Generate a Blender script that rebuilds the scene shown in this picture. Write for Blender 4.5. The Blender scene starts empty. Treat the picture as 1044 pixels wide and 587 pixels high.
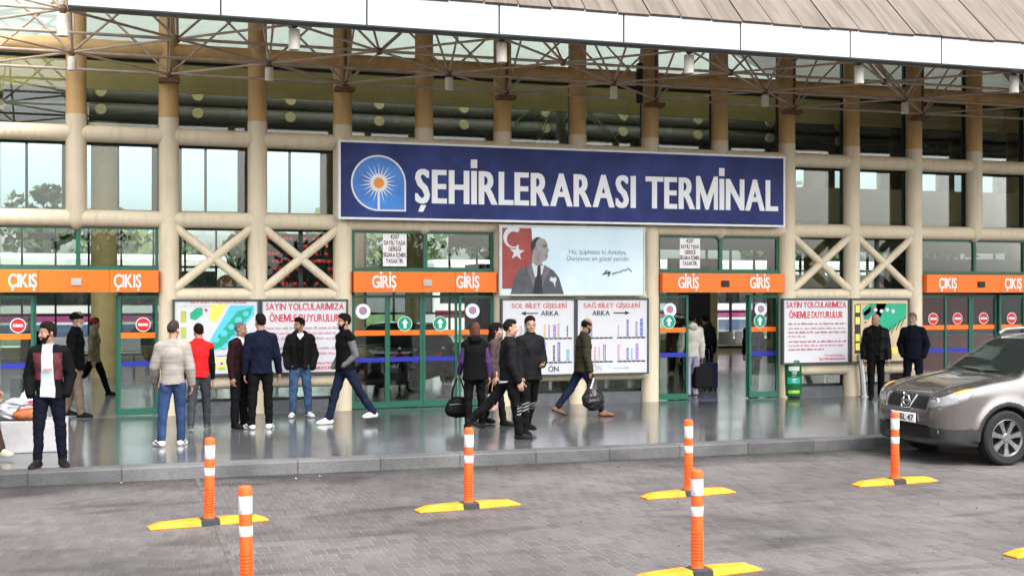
import bpy, bmesh, math, random, zlib
import numpy as np
from mathutils import Vector, Matrix
from mathutils.bvhtree import BVHTree
random.seed(7)
SC = bpy.context.scene
COL = SC.collection
R = math.radians

# ------------------------------------------------------------------ camera, sky, sun, exposure
YAW = R(17.66); CAMZ = 2.15; FPX = 1250.0
cd = bpy.data.cameras.new('camera'); cam = bpy.data.objects.new('camera', cd); COL.objects.link(cam)
cam.location = (0, 0, CAMZ); cam.rotation_euler = (R(90), 0, -YAW)
cd.sensor_width = 36; cd.lens = FPX / 1044 * 36; cd.shift_y = 5.5 / 1044
cd.clip_start = .1; cd.clip_end = 3000
SC.camera = cam
SUN_EL, SUN_AZ = R(55), R(160)
wd = bpy.data.worlds.new('World'); SC.world = wd; wd.use_nodes = True
nt = wd.node_tree; bg = nt.nodes['Background']
sky = nt.nodes.new('ShaderNodeTexSky'); sky.sky_type = 'NISHITA'; sky.sun_disc = False
sky.sun_elevation = SUN_EL; sky.sun_rotation = SUN_AZ
sky.air_density = 1.0; sky.dust_density = 4.0; sky.ozone_density = 1.0
hs = nt.nodes.new('ShaderNodeHueSaturation'); hs.inputs['Saturation'].default_value = .22
nt.links.new(sky.outputs[0], hs.inputs['Color']); nt.links.new(hs.outputs[0], bg.inputs['Color'])
bg.inputs['Strength'].default_value = .15
sl = bpy.data.lights.new('sun', 'SUN'); so = bpy.data.objects.new('sun', sl); COL.objects.link(so)
sl.energy = .7; sl.angle = R(22); sl.color = (1, .95, .88)
sd = Vector((math.sin(SUN_AZ) * math.cos(SUN_EL), math.cos(SUN_AZ) * math.cos(SUN_EL), math.sin(SUN_EL)))
so.rotation_euler = sd.to_track_quat('Z', 'Y').to_euler()
SC.view_settings.view_transform = 'Standard'; SC.view_settings.look = 'None'
SC.view_settings.gamma = 1; SC.view_settings.use_curve_mapping = False
SC.view_settings.exposure = 2.2
SC.render.engine = 'CYCLES'
SC.cycles.use_denoising = True
SC.cycles.max_bounces = 8; SC.cycles.transparent_max_bounces = 16; SC.cycles.diffuse_bounces = 4
SC.cycles.sample_clamp_indirect = 6; SC.cycles.caustics_reflective = False; SC.cycles.caustics_refractive = False

# ------------------------------------------------------------------ survey of the place (metres)
CA, SA = math.cos(YAW), math.sin(YAW)
def P(x, y, Y):
    "point of the vertical plane at depth Y that was sighted at pixel x, y"
    u = (x - 522) / FPX; w = Y / (CA - u * SA)
    return Vector((w * (SA + u * CA), Y, CAMZ + (299 - y) / FPX * w))
def G(x, y, z=.15):
    "point of the horizontal plane at height z that was sighted at pixel x, y"
    u = (x - 522) / FPX; w = FPX * (CAMZ - z) / (y - 299)
    return Vector((w * (SA + u * CA), w * (CA - u * SA), z))
FY = 20.9                       # facade line
X0, PITCH = .737, 1.434         # first column and column spacing
def KX(k): return X0 + PITCH * k
CURB = 14.7; PZ = .15           # kerb line, platform height
ZB0, ZB1, ZB2, ZB3, ZB4 = 6.11, 4.72, 3.36, 2.13, .70

# ------------------------------------------------------------------ materials
MATS = {}
def mat(name, col, rough=.6, metal=0., var=.12, scale=3., bump=0., bscale=40., spec=.25, coat=0., col2=None, em=None, streak=0.):
    if name in MATS: return MATS[name]
    m = bpy.data.materials.new(name); m.use_nodes = True; MATS[name] = m
    t = m.node_tree; b = t.nodes['Principled BSDF']
    b.inputs['Roughness'].default_value = rough; b.inputs['Metallic'].default_value = metal
    b.inputs['Specular IOR Level'].default_value = spec; b.inputs['Coat Weight'].default_value = coat
    tc = t.nodes.new('ShaderNodeTexCoord')
    n = t.nodes.new('ShaderNodeTexNoise'); n.inputs['Scale'].default_value = scale; n.inputs['Detail'].default_value = 6
    n.inputs['Roughness'].default_value = .65
    t.links.new(tc.outputs['Object'], n.inputs['Vector'])
    r = t.nodes.new('ShaderNodeValToRGB')
    c1 = [max(0, c * (1 - var)) for c in col]; c2 = [min(1, c * (1 + var)) for c in (col2 or col)]
    r.color_ramp.elements[0].position = .3; r.color_ramp.elements[1].position = .7
    r.color_ramp.elements[0].color = (*c1, 1); r.color_ramp.elements[1].color = (*c2, 1)
    t.links.new(n.outputs[0], r.inputs[0]); t.links.new(r.outputs[0], b.inputs['Base Color'])
    if streak:      # rain streaks and handled dirt
        mp = t.nodes.new('ShaderNodeMapping'); mp.inputs['Scale'].default_value = (9, 9, .7); t.links.new(tc.outputs['Object'], mp.inputs[0])
        n4 = t.nodes.new('ShaderNodeTexNoise'); n4.inputs['Scale'].default_value = 1.3; n4.inputs['Detail'].default_value = 7; n4.inputs['Roughness'].default_value = .7; t.links.new(mp.outputs[0], n4.inputs['Vector'])
        r4 = t.nodes.new('ShaderNodeMapRange'); r4.inputs[1].default_value = .50; r4.inputs[2].default_value = .78; r4.inputs[3].default_value = 1; r4.inputs[4].default_value = 1 - streak; t.links.new(n4.outputs[0], r4.inputs[0])
        v4 = t.nodes.new('ShaderNodeVectorMath'); v4.operation = 'SCALE'; t.links.new(r.outputs[0], v4.inputs[0]); t.links.new(r4.outputs[0], v4.inputs['Scale']); t.links.new(v4.outputs[0], b.inputs['Base Color'])
    if bump:
        n2 = t.nodes.new('ShaderNodeTexNoise'); n2.inputs['Scale'].default_value = bscale; n2.inputs['Detail'].default_value = 4
        t.links.new(tc.outputs['Object'], n2.inputs['Vector'])
        bp = t.nodes.new('ShaderNodeBump'); bp.inputs['Strength'].default_value = bump; bp.inputs['Distance'].default_value = .02
        t.links.new(n2.outputs[0], bp.inputs['Height']); t.links.new(bp.outputs[0], b.inputs['Normal'])
    if em:
        b.inputs['Emission Color'].default_value = (*em[0], 1); b.inputs['Emission Strength'].default_value = em[1]
    return m
def glass(name, tint=(.93, .97, .95), refl=1.3, rough=0.):
    if name in MATS: return MATS[name]
    m = bpy.data.materials.new(name); m.use_nodes = True; MATS[name] = m; t = m.node_tree
    for n in list(t.nodes): t.nodes.remove(n)
    o = t.nodes.new('ShaderNodeOutputMaterial'); mx = t.nodes.new('ShaderNodeMixShader')
    tr = t.nodes.new('ShaderNodeBsdfTransparent'); tr.inputs[0].default_value = (*tint, 1)
    gl = t.nodes.new('ShaderNodeBsdfGlossy'); gl.inputs['Roughness'].default_value = rough
    fr = t.nodes.new('ShaderNodeFresnel'); fr.inputs[0].default_value = 1.5
    mu = t.nodes.new('ShaderNodeMath'); mu.operation = 'MULTIPLY'; mu.inputs[1].default_value = refl; mu.use_clamp = True
    t.links.new(fr.outputs[0], mu.inputs[0]); t.links.new(mu.outputs[0], mx.inputs[0])
    t.links.new(tr.outputs[0], mx.inputs[1]); t.links.new(gl.outputs[0], mx.inputs[2]); t.links.new(mx.outputs[0], o.inputs[0])
    return m
def srgb(r, g, b):
    f = lambda c: ((c / 255 + .055) / 1.055) ** 2.4 if c > 10 else c / 255 / 12.92
    return (f(r), f(g), f(b))

# ------------------------------------------------------------------ scene bookkeeping
def tag(o, label=None, cat=None, group=None, kind=None):
    if label: o['label'] = label
    if cat: o['category'] = cat
    if group: o['group'] = group
    if kind: o['kind'] = kind
    return o
def empty(name, loc=(0, 0, 0), rz=0, **k):
    o = bpy.data.objects.new(name, None); COL.objects.link(o); o.location = loc; o.rotation_euler = (0, 0, rz)
    o.empty_display_size = .1
    return tag(o, **k)
def link(name, me, m=None, parent=None, smooth=False):
    if m is not None:
        for x in (m if isinstance(m, (list, tuple)) else [m]): me.materials.append(x)
    if smooth: me.polygons.foreach_set('use_smooth', [True] * len(me.polygons))
    o = bpy.data.objects.new(name, me); COL.objects.link(o)
    if parent: o.parent = parent
    return o
def copy_tree(o, parent=None):
    c = o.copy(); COL.objects.link(c)
    if parent is not None: c.parent = parent
    for ch in list(o.children): copy_tree(ch, c)
    return c

class MB:
    "collects shapes that become one mesh"
    def __init__(s): s.v = []; s.f = []; s.mi = []; s.cur = 0
    def add(s, vs, fs):
        n = len(s.v); s.v += [tuple(v) for v in vs]; s.f += [tuple(i + n for i in f) for f in fs]; s.mi += [s.cur] * len(fs); return s
    def box(s, x0, x1, y0, y1, z0, z1):
        return s.add([(x0, y0, z0), (x1, y0, z0), (x1, y1, z0), (x0, y1, z0), (x0, y0, z1), (x1, y0, z1), (x1, y1, z1), (x0, y1, z1)],
                     [(3, 2, 1, 0), (4, 5, 6, 7), (0, 1, 5, 4), (1, 2, 6, 5), (2, 3, 7, 6), (3, 0, 4, 7)])
    def tube(s, a, b, r0, r1=None, n=10, cap=True):
        a, b = Vector(a), Vector(b); r1 = r0 if r1 is None else r1
        d = (b - a).normalized(); u = d.orthogonal().normalized(); w = d.cross(u)
        vs = []
        for p, r in ((a, r0), (b, r1)):
            for i in range(n):
                t = 2 * math.pi * i / n; vs.append(p + (u * math.cos(t) + w * math.sin(t)) * r)
        fs = [(i, (i + 1) % n, n + (i + 1) % n, n + i) for i in range(n)]
        if cap: fs += [tuple(range(n - 1, -1, -1)), tuple(range(n, 2 * n))]
        return s.add(vs, fs)
    def path(s, pts, r, n=8):
        pts = [Vector(p) for p in pts]; k = len(pts); rs = r if isinstance(r, (list, tuple)) else [r] * k
        vs = []; u = None
        for i, p in enumerate(pts):
            d = (pts[min(i + 1, k - 1)] - pts[max(i - 1, 0)]).normalized()
            u = d.orthogonal().normalized() if u is None else (u - d * u.dot(d)).normalized()
            w = d.cross(u)
            vs += [p + (u * math.cos(2 * math.pi * j / n) + w * math.sin(2 * math.pi * j / n)) * rs[i] for j in range(n)]
        fs = [(i * n + j, i * n + (j + 1) % n, (i + 1) * n + (j + 1) % n, (i + 1) * n + j) for i in range(k - 1) for j in range(n)]
        fs += [tuple(range(n - 1, -1, -1)), tuple(range((k - 1) * n, k * n))]
        return s.add(vs, fs)
    def lathe(s, prof, c=(0, 0, 0), n=24, axis='z', capped=True):
        vs = []; c = Vector(c); k = len(prof)
        for r, h in prof:
            for i in range(n):
                t = 2 * math.pi * i / n; a, b = r * math.cos(t), r * math.sin(t)
                vs.append(c + (Vector((a, b, h)) if axis == 'z' else Vector((b, h, a)) if axis == 'y' else Vector((h, a, b))))
        fs = [(j * n + i, j * n + (i + 1) % n, (j + 1) * n + (i + 1) % n, (j + 1) * n + i) for j in range(k - 1) for i in range(n)]
        if capped: fs += [tuple(range(n - 1, -1, -1)), tuple(range((k - 1) * n, k * n))]
        return s.add(vs, fs)
    def plate(s, pts, y, t=.003):
        "flat outline in the x-z plane facing -y, with thickness t"
        n = len(pts)
        if sum(pts[i][0] * pts[(i + 1) % n][1] - pts[(i + 1) % n][0] * pts[i][1] for i in range(n)) < 0: pts = pts[::-1]
        vs = [(p[0], y, p[1]) for p in pts] + [(p[0], y + t, p[1]) for p in pts]
        fs = [tuple(range(n)), tuple(range(2 * n - 1, n - 1, -1))] + [(i, n + i, n + (i + 1) % n, (i + 1) % n) for i in range(n)]
        return s.add(vs, fs)
    def mesh(s, name):
        me = bpy.data.meshes.new(name); me.from_pydata(s.v, [], s.f)
        if any(s.mi): me.polygons.foreach_set('material_index', s.mi)
        me.validate(); me.update(); return me
    def build(s, name, m=None, parent=None, smooth=False, bevel=0):
        me = s.mesh(name)
        o = link(name, me, m, parent, smooth)
        if smooth:
            try: me.set_sharp_from_angle(angle=R(40))
            except Exception: pass
        if bevel:
            b = o.modifiers.new('bevel', 'BEVEL'); b.width = bevel; b.segments = 2; b.limit_method = 'ANGLE'
        return o

def text_mesh(body, bold=.0, extrude=.002, name='lettering', shear=0.):
    c = bpy.data.curves.new(name, 'FONT'); c.body = body; c.offset = bold; c.extrude = extrude; c.resolution_u = 3; c.shear = shear
    c.align_x = 'LEFT'
    o = bpy.data.objects.new(name, c); COL.objects.link(o)
    dg = bpy.context.evaluated_depsgraph_get(); dg.update()
    me = bpy.data.meshes.new_from_object(o.evaluated_get(dg))
    bpy.data.objects.remove(o); bpy.data.curves.remove(c)
    me.name = name; return me
_GL = {}
def glyph(ch, bold):
    k = (ch, bold)
    if k not in _GL:
        base = {'İ': 'I', 'Ş': 'S', 'Ğ': 'G'}.get(ch, ch); thin = min(bold, .010); ex = bold - thin; me = text_mesh(base, thin, .5); n = len(me.vertices); co = np.empty(n * 3); me.vertices.foreach_get('co', co); co = co.reshape(-1, 3)
        x0, x1 = co[:, 0].min(), co[:, 0].max(); co[:, 0] -= x0; w = x1 - x0; V = co.tolist(); F_ = [tuple(p.vertices) for p in me.polygons]; bpy.data.meshes.remove(me)
        if ch == 'M':      # drawn by hand: two stems and a V
            hm = .7266 + 2 * thin; q = .115 + thin; W_ = .80; V = []; F_ = []
            for pg in ([(0, 0), (q, 0), (q, hm), (0, hm)], [(W_ - q, 0), (W_, 0), (W_, hm), (W_ - q, hm)], [(q, hm), (q, hm * .62), (W_ / 2 - .045, 0), (W_ / 2 + .045, 0), (W_ - q, hm * .62), (W_ - q, hm), (W_ / 2, hm * .36)]):
                m_ = len(pg); b0 = len(V); V += [[a, b - thin, .5] for a, b in pg] + [[a, b - thin, -.5] for a, b in pg]; F_ += [tuple(range(b0, b0 + m_))] + [(b0 + j, b0 + m_ + j, b0 + m_ + (j + 1) % m_, b0 + (j + 1) % m_) for j in range(m_)]
            w = W_; ex = min(ex, .012)
        if ex > .004:
            f0 = list(F_); v0 = [list(q) for q in V]
            for j, dx in enumerate((-1, 1)):
                b0 = len(V); V += [[q[0] + dx * ex, q[1], q[2] + .03 * (j + 1)] for q in v0]; F_ += [tuple(q + b0 for q in f) for f in f0]
            V = [[q[0] + ex, q[1], q[2]] for q in V]; w += 2 * ex
        def slab(pts):
            m = len(pts); b0 = len(V); V.extend([[a, b, .5] for a, b in pts] + [[a, b, -.5] for a, b in pts])
            F_.append(tuple(range(b0, b0 + m))); F_.extend([(b0 + j, b0 + m + j, b0 + m + (j + 1) % m, b0 + (j + 1) % m) for j in range(m)])
        h = co[:, 1].max(); c = w / 2; st = .065 + bold
        if ch == 'İ': slab([(c - st * .95, h + .06), (c + st * .95, h + .06), (c + st * .95, h + .06 + st * 1.7), (c - st * .95, h + .06 + st * 1.7)])
        if ch == 'Ş': slab([(c - st * 1.3, -.19), (c + st * .2, -.19), (c + st * 1.1, -.05), (c - st * .5, -.05)])
        if ch == 'Ğ': slab([(c - .20, h + .18), (c - .12, h + .06), (c + .12, h + .06), (c + .20, h + .18), (c + .11, h + .18), (c + .07, h + .13), (c - .07, h + .13), (c - .11, h + .18)])
        _GL[k] = (V, F_, w)
    return _GL[k]
def word_geo(body, bold):
    x = 0; V = []; Fs = []
    for j, ch in enumerate(body):
        if ch == ' ': x += .26; continue
        v, f, w = glyph(ch, bold); b0 = len(V)
        if j and (ch in 'AT' or body[j - 1] in 'ALTR'): x -= .028
        V += [(a + x, b, c) for a, b, c in v]; Fs += [tuple(q + b0 for q in t) for t in f]; x += w + .06
    return np.array(V), Fs
def text_into(mb, body, x0, x1, z0, z1, y, bold=.0, t=.004, shear=0., ref=None, rz=0, cx=0, cy=0):
    "fit lettering facing -y into the rectangle; ref = string whose height sets the scale"
    if body == body.upper() and any(c.isalpha() for c in body) and 'BL 47' not in body and not shear:
        co, fs = word_geo(body, bold); v_, _, _ = glyph('H', bold); hb = np.array(v_)[:, 1]
        X = x0 + (co[:, 0] - co[:, 0].min()) / (co[:, 0].max() - co[:, 0].min()) * (x1 - x0); Z = z0 + (co[:, 1] - hb.min()) / (hb.max() - hb.min()) * (z1 - z0)
        mb.add(list(zip(X.tolist(), (y + (-co[:, 2] + .5) * t).tolist(), Z.tolist())), fs); return
    me = text_mesh(body, bold, .5, shear=shear)
    n = len(me.vertices); co = np.empty(n * 3); me.vertices.foreach_get('co', co); co = co.reshape(-1, 3)
    rr = co
    if ref:
        m2 = text_mesh(ref, bold, .5); rr = np.empty(len(m2.vertices) * 3); m2.vertices.foreach_get('co', rr); rr = rr.reshape(-1, 3); bpy.data.meshes.remove(m2)
    a0, a1 = co[:, 0].min(), co[:, 0].max(); b0, b1 = rr[:, 1].min(), rr[:, 1].max()
    X = x0 + (co[:, 0] - a0) / (a1 - a0) * (x1 - x0); Z = z0 + (co[:, 1] - b0) / (b1 - b0) * (z1 - z0)
    Yv = y + (-co[:, 2] + .5) * t
    mb.add(list(zip(X.tolist(), Yv.tolist(), Z.tolist())), [tuple(p.vertices) for p in me.polygons])
    bpy.data.meshes.remove(me)

# ------------------------------------------------------------------ signed distance modelling (bodies, clothes, bags, cars)
def ell_d(p, c, rad, M=None):
    q = [p[i] - c[i] for i in range(3)]
    if M is not None: q = [q[0] * M[0][j] + q[1] * M[1][j] + q[2] * M[2][j] for j in range(3)]
    k0 = np.sqrt(sum((q[i] / rad[i]) ** 2 for i in range(3))); k1 = np.sqrt(sum((q[i] / rad[i] ** 2) ** 2 for i in range(3)))
    return k0 * (k0 - 1) / np.maximum(k1, 1e-4)
def cone_d(p, a, b, ra, rb, fr=None, q=1.):
    ba = [b[i] - a[i] for i in range(3)]; L = max(sum(x * x for x in ba), 1e-9)
    pa = [p[i] - a[i] for i in range(3)]
    t = np.clip((pa[0] * ba[0] + pa[1] * ba[1] + pa[2] * ba[2]) / L, 0, 1)
    v = [pa[i] - t * ba[i] for i in range(3)]
    d2 = v[0] ** 2 + v[1] ** 2 + v[2] ** 2
    if fr is not None:
        vf = v[0] * fr[0] + v[1] * fr[1] + v[2] * fr[2]
        d2 = d2 + vf ** 2 * (1 / q ** 2 - 1)
    return np.sqrt(d2) - (ra + (rb - ra) * t)
class Field:
    def __init__(s, lo, hi, h):
        s.h = h; s.lo = np.array(lo, float); s.n = np.ceil((np.array(hi) - s.lo) / h).astype(int) + 1
        s.ax = [(s.lo[i] + h * np.arange(s.n[i])).astype(np.float32) for i in range(3)]
        s.F = np.full(s.n, .2, np.float32)
    def sub(s, lo, hi):
        a = np.clip(np.floor((np.array(lo) - s.lo) / s.h).astype(int), 0, s.n - 1); b = np.clip(np.ceil((np.array(hi) - s.lo) / s.h).astype(int) + 1, 1, s.n)
        sl = tuple(slice(int(a[i]), int(max(b[i], a[i] + 1))) for i in range(3))
        p = (s.ax[0][sl[0]][:, None, None], s.ax[1][sl[1]][None, :, None], s.ax[2][sl[2]][None, None, :])
        return sl, p
    def grid(s): return s.sub(s.lo, s.lo + s.h * s.n)[1]
    def blend(s, sl, d, k, op):
        A = s.F[sl]
        if op == 'sub':
            d = -d; h = np.clip(.5 - .5 * (A - d) / k, 0, 1) if k > 0 else None
            s.F[sl] = np.maximum(A, d) if k <= 0 else A * (1 - h) + d * h + k * h * (1 - h)
        else:
            if k <= 0: s.F[sl] = np.minimum(A, d)
            else:
                h = np.clip(.5 + .5 * (A - d) / k, 0, 1); s.F[sl] = A * (1 - h) + d * h - k * h * (1 - h)
    def cone(s, a, b, ra, rb, k=.02, fr=None, q=1., op='add'):
        m = max(ra, rb) + k + 3 * s.h
        lo = [min(a[i], b[i]) - m for i in range(3)]; hi = [max(a[i], b[i]) + m for i in range(3)]
        sl, p = s.sub(lo, hi); s.blend(sl, cone_d(p, a, b, ra, rb, fr, q), k, op); return s
    def ell(s, c, rad, k=.02, M=None, op='add'):
        m = max(rad) + k + 3 * s.h
        sl, p = s.sub([c[i] - m for i in range(3)], [c[i] + m for i in range(3)])
        s.blend(sl, ell_d(p, c, rad, M), k, op); return s
    def surf(s):
        F = s.F; S = F < 0; n = F.shape
        C = [(i, j, k) for i in (0, 1) for j in (0, 1) for k in (0, 1)]
        cnt = np.zeros([x - 1 for x in n], np.int8)
        for i, j, k in C: cnt += S[i:n[0] - 1 + i, j:n[1] - 1 + j, k:n[2] - 1 + k]
        act = (cnt > 0) & (cnt < 8); idx = np.argwhere(act)
        ids = np.full(act.shape, -1, np.int32); ids[act] = np.arange(len(idx))
        vals = np.stack([F[idx[:, 0] + i, idx[:, 1] + j, idx[:, 2] + k] for i, j, k in C], 1)
        pos = np.zeros((len(idx), 3)); w = np.zeros(len(idx))
        for a in range(8):
            for b in range(a + 1, 8):
                if sum(abs(C[a][i] - C[b][i]) for i in range(3)) != 1: continue
                fa, fb = vals[:, a], vals[:, b]; m = (fa < 0) != (fb < 0)
                t = np.where(m, fa / np.where(m, fa - fb, 1), 0)
                e = np.array(C[a])[None] + t[:, None] * (np.array(C[b]) - np.array(C[a]))[None]
                pos[m] += e[m]; w[m] += 1
        V = s.lo + (idx + pos / w[:, None]) * s.h
        Q = []
        for ax in range(3):
            b, c = (ax + 1) % 3, (ax + 2) % 3
            s0 = [slice(None)] * 3; s1 = [slice(None)] * 3; s0[ax] = slice(0, -1); s1[ax] = slice(1, None)
            E = S[tuple(s0)] != S[tuple(s1)]
            e = np.argwhere(E); m = (e[:, b] > 0) & (e[:, c] > 0) & (e[:, b] < n[b] - 1) & (e[:, c] < n[c] - 1); e = e[m]
            ins = S[e[:, 0], e[:, 1], e[:, 2]]
            def cid(db, dc):
                f = e.copy(); f[:, b] -= db; f[:, c] -= dc; return ids[f[:, 0], f[:, 1], f[:, 2]]
            q = np.stack([cid(1, 1), cid(0, 1), cid(0, 0), cid(1, 0)], 1)
            q[~ins] = q[~ins][:, ::-1]; Q.append(q)
        return V, np.concatenate(Q)
def np_mesh(name, V, Q, mi=None, smooth=True):
    me = bpy.data.meshes.new(name); nf, k = Q.shape
    me.vertices.add(len(V)); me.vertices.foreach_set('co', np.ascontiguousarray(V, np.float32).ravel())
    me.loops.add(nf * k); me.loops.foreach_set('vertex_index', np.ascontiguousarray(Q, np.int32).ravel())
    me.polygons.add(nf); me.polygons.foreach_set('loop_start', np.arange(0, nf * k, k, dtype=np.int32))
    if mi is not None: me.polygons.foreach_set('material_index', np.ascontiguousarray(mi, np.int32))
    me.polygons.foreach_set('use_smooth', np.full(nf, smooth)); me.update(calc_edges=True); return me
def submesh(V, Q, mask):
    q = Q[mask]; u, inv = np.unique(q, return_inverse=True); return V[u], inv.reshape(q.shape)
def relax(V, Q, it=1, lam=.5):
    n = len(V)
    for _ in range(it):
        acc = np.zeros((n, 3)); c = np.zeros(n)
        for a in range(4):
            i, j = Q[:, a], Q[:, (a + 1) % 4]
            for d in range(3): acc[:, d] += np.bincount(i, V[j, d], n) + np.bincount(j, V[i, d], n)
            c += np.bincount(i, minlength=n) + np.bincount(j, minlength=n)
        V = V + lam * (acc / np.maximum(c, 1)[:, None] - V)
    return V
# ------------------------------------------------------------------ ground, road, kerb, platform
def tile_mat(name, c1, c2, mortar, bw, rh, msize, rough, rot=0., zig=0., offset=.5, bump=.3, var=.2, dirt=None, spec=.5, bias=0., smooth=.1, stain=0.):
    m = bpy.data.materials.new(name); m.use_nodes = True; t = m.node_tree; b = t.nodes['Principled BSDF']; L = t.links.new; N = t.nodes.new
    tc = N('ShaderNodeTexCoord'); mp = N('ShaderNodeMapping'); mp.inputs['Rotation'].default_value = (0, 0, rot); L(tc.outputs['Object'], mp.inputs['Vector'])
    vec = mp.outputs[0]
    if zig:
        sp = N('ShaderNodeSeparateXYZ'); L(vec, sp.inputs[0])
        a = N('ShaderNodeMath'); a.operation = 'PINGPONG'; a.inputs[1].default_value = bw / 4; L(sp.outputs[0], a.inputs[0])
        k = N('ShaderNodeMath'); k.operation = 'MULTIPLY'; k.inputs[1].default_value = zig; L(a.outputs[0], k.inputs[0])
        s = N('ShaderNodeMath'); s.operation = 'ADD'; L(sp.outputs[1], s.inputs[0]); L(k.outputs[0], s.inputs[1])
        cb = N('ShaderNodeCombineXYZ'); L(sp.outputs[0], cb.inputs[0]); L(s.outputs[0], cb.inputs[1]); L(sp.outputs[2], cb.inputs[2]); vec = cb.outputs[0]
    br = N('ShaderNodeTexBrick'); br.inputs['Scale'].default_value = 1; br.inputs['Brick Width'].default_value = bw; br.inputs['Row Height'].default_value = rh
    br.inputs['Mortar Size'].default_value = msize; br.inputs['Mortar Smooth'].default_value = smooth; br.inputs['Bias'].default_value = bias; br.offset = offset
    br.inputs['Color1'].default_value = (*c1, 1); br.inputs['Color2'].default_value = (*c2, 1); br.inputs['Mortar'].default_value = (*mortar, 1)
    L(vec, br.inputs['Vector'])
    n = N('ShaderNodeTexNoise'); n.inputs['Scale'].default_value = .55; n.inputs['Detail'].default_value = 7; n.inputs['Roughness'].default_value = .62; L(tc.outputs['Object'], n.inputs['Vector'])
    n3 = N('ShaderNodeTexNoise'); n3.inputs['Scale'].default_value = 38; n3.inputs['Detail'].default_value = 3; L(tc.outputs['Object'], n3.inputs['Vector'])
    mr = N('ShaderNodeMapRange'); mr.inputs[1].default_value = .3; mr.inputs[2].default_value = .7; mr.inputs[3].default_value = 1 - var; mr.inputs[4].default_value = 1 + var; L(n.outputs[0], mr.inputs[0])
    m3 = N('ShaderNodeMapRange'); m3.inputs[3].default_value = 1 - var * .8; m3.inputs[4].default_value = 1 + var * .8; L(n3.outputs[0], m3.inputs[0])
    mm = N('ShaderNodeMath'); mm.operation = 'MULTIPLY'; L(mr.outputs[0], mm.inputs[0]); L(m3.outputs[0], mm.inputs[1]); fac = mm.outputs[0]
    if dirt:   # grime gathered along the gutter: (y0, y1, darkest)
        sp2 = N('ShaderNodeSeparateXYZ'); L(tc.outputs['Object'], sp2.inputs[0])
        nd = N('ShaderNodeTexNoise'); nd.inputs['Scale'].default_value = 1.3; nd.inputs['Detail'].default_value = 8; L(tc.outputs['Object'], nd.inputs['Vector'])
        nn = N('ShaderNodeMath'); nn.operation = 'MULTIPLY_ADD'; nn.inputs[1].default_value = 1.1; L(nd.outputs[0], nn.inputs[0]); L(sp2.outputs[1], nn.inputs[2])
        md = N('ShaderNodeMapRange'); md.inputs[1].default_value = dirt[0]; md.inputs[2].default_value = dirt[1]; md.inputs[3].default_value = 1; md.inputs[4].default_value = dirt[2]; L(nn.outputs[0], md.inputs[0])
        m4 = N('ShaderNodeMath'); m4.operation = 'MULTIPLY'; L(fac, m4.inputs[0]); L(md.outputs[0], m4.inputs[1]); fac = m4.outputs[0]
    if stain:
        ns = N('ShaderNodeTexNoise'); ns.inputs['Scale'].default_value = 1.1; ns.inputs['Detail'].default_value = 5; ns.inputs['Distortion'].default_value = .7
        mps = N('ShaderNodeMapping'); mps.inputs['Scale'].default_value = (.45, 1.2, 1); mps.inputs['Location'].default_value = (3, 7, 0); L(tc.outputs['Object'], mps.inputs[0]); L(mps.outputs[0], ns.inputs['Vector'])
        ms_ = N('ShaderNodeMapRange'); ms_.inputs[1].default_value = .54; ms_.inputs[2].default_value = .66; ms_.inputs[3].default_value = 1; ms_.inputs[4].default_value = 1 - stain; L(ns.outputs[0], ms_.inputs[0])
        m5 = N('ShaderNodeMath'); m5.operation = 'MULTIPLY'; L(fac, m5.inputs[0]); L(ms_.outputs[0], m5.inputs[1]); fac = m5.outputs[0]
    vm = N('ShaderNodeVectorMath'); vm.operation = 'SCALE'; L(br.outputs['Color'], vm.inputs[0]); L(fac, vm.inputs['Scale']); L(vm.outputs[0], b.inputs['Base Color'])
    rr = N('ShaderNodeMapRange'); rr.inputs[3].default_value = max(.02, rough - .09); rr.inputs[4].default_value = rough + .09; L(n.outputs[0], rr.inputs[0]); L(rr.outputs[0], b.inputs['Roughness'])
    b.inputs['Specular IOR Level'].default_value = spec
    if bump:
        ht = N('ShaderNodeMath'); ht.operation = 'MULTIPLY_ADD'; ht.inputs[1].default_value = -1.; L(br.outputs['Fac'], ht.inputs[0])
        h3 = N('ShaderNodeMath'); h3.operation = 'MULTIPLY'; h3.inputs[1].default_value = .35; L(n3.outputs[0], h3.inputs[0]); L(h3.outputs[0], ht.inputs[2])
        bp = N('ShaderNodeBump'); bp.inputs['Strength'].default_value = bump; bp.inputs['Distance'].default_value = .012; L(ht.outputs[0], bp.inputs['Height']); L(bp.outputs[0], b.inputs['Normal'])
    return m
M_PAVE = tile_mat('paving', (.066, .060, .059), (.088, .080, .079), (.112, .106, .105), .125, .235, .011, .68, zig=.75, bump=.9, dirt=(14.3, 15.25, .35), smooth=.5, var=.3, stain=.36, spec=.22)
M_PAVE2 = tile_mat('paving_turned', (.068, .062, .061), (.089, .081, .080), (.095, .09, .09), .105, .205, .010, .68, rot=R(7), zig=.9, bump=.9, dirt=(14.3, 15.25, .35), smooth=.5, var=.3, stain=.36, spec=.22)
M_GRANITE = tile_mat('polished_granite', (.056, .058, .062), (.074, .077, .081), (.03, .03, .031), .6, .6, .006, .15, offset=0, bump=.04, var=.16, spec=.6)
M_KERB = tile_mat('kerb_stone', (.055, .055, .057), (.085, .085, .086), (.03, .03, .03), 1.0, 5, .008, .75, offset=0, bump=1., var=.45, stain=.35)
M_HALL = tile_mat('hall_floor_tiles', (.15, .165, .185), (.17, .185, .205), (.08, .08, .09), .6, .6, .004, .13, offset=0, bump=.02, var=.12, spec=.6)
M_EARTH = mat('asphalt', (.06, .06, .062), .9, var=.25, scale=.4, bump=.3)
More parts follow.
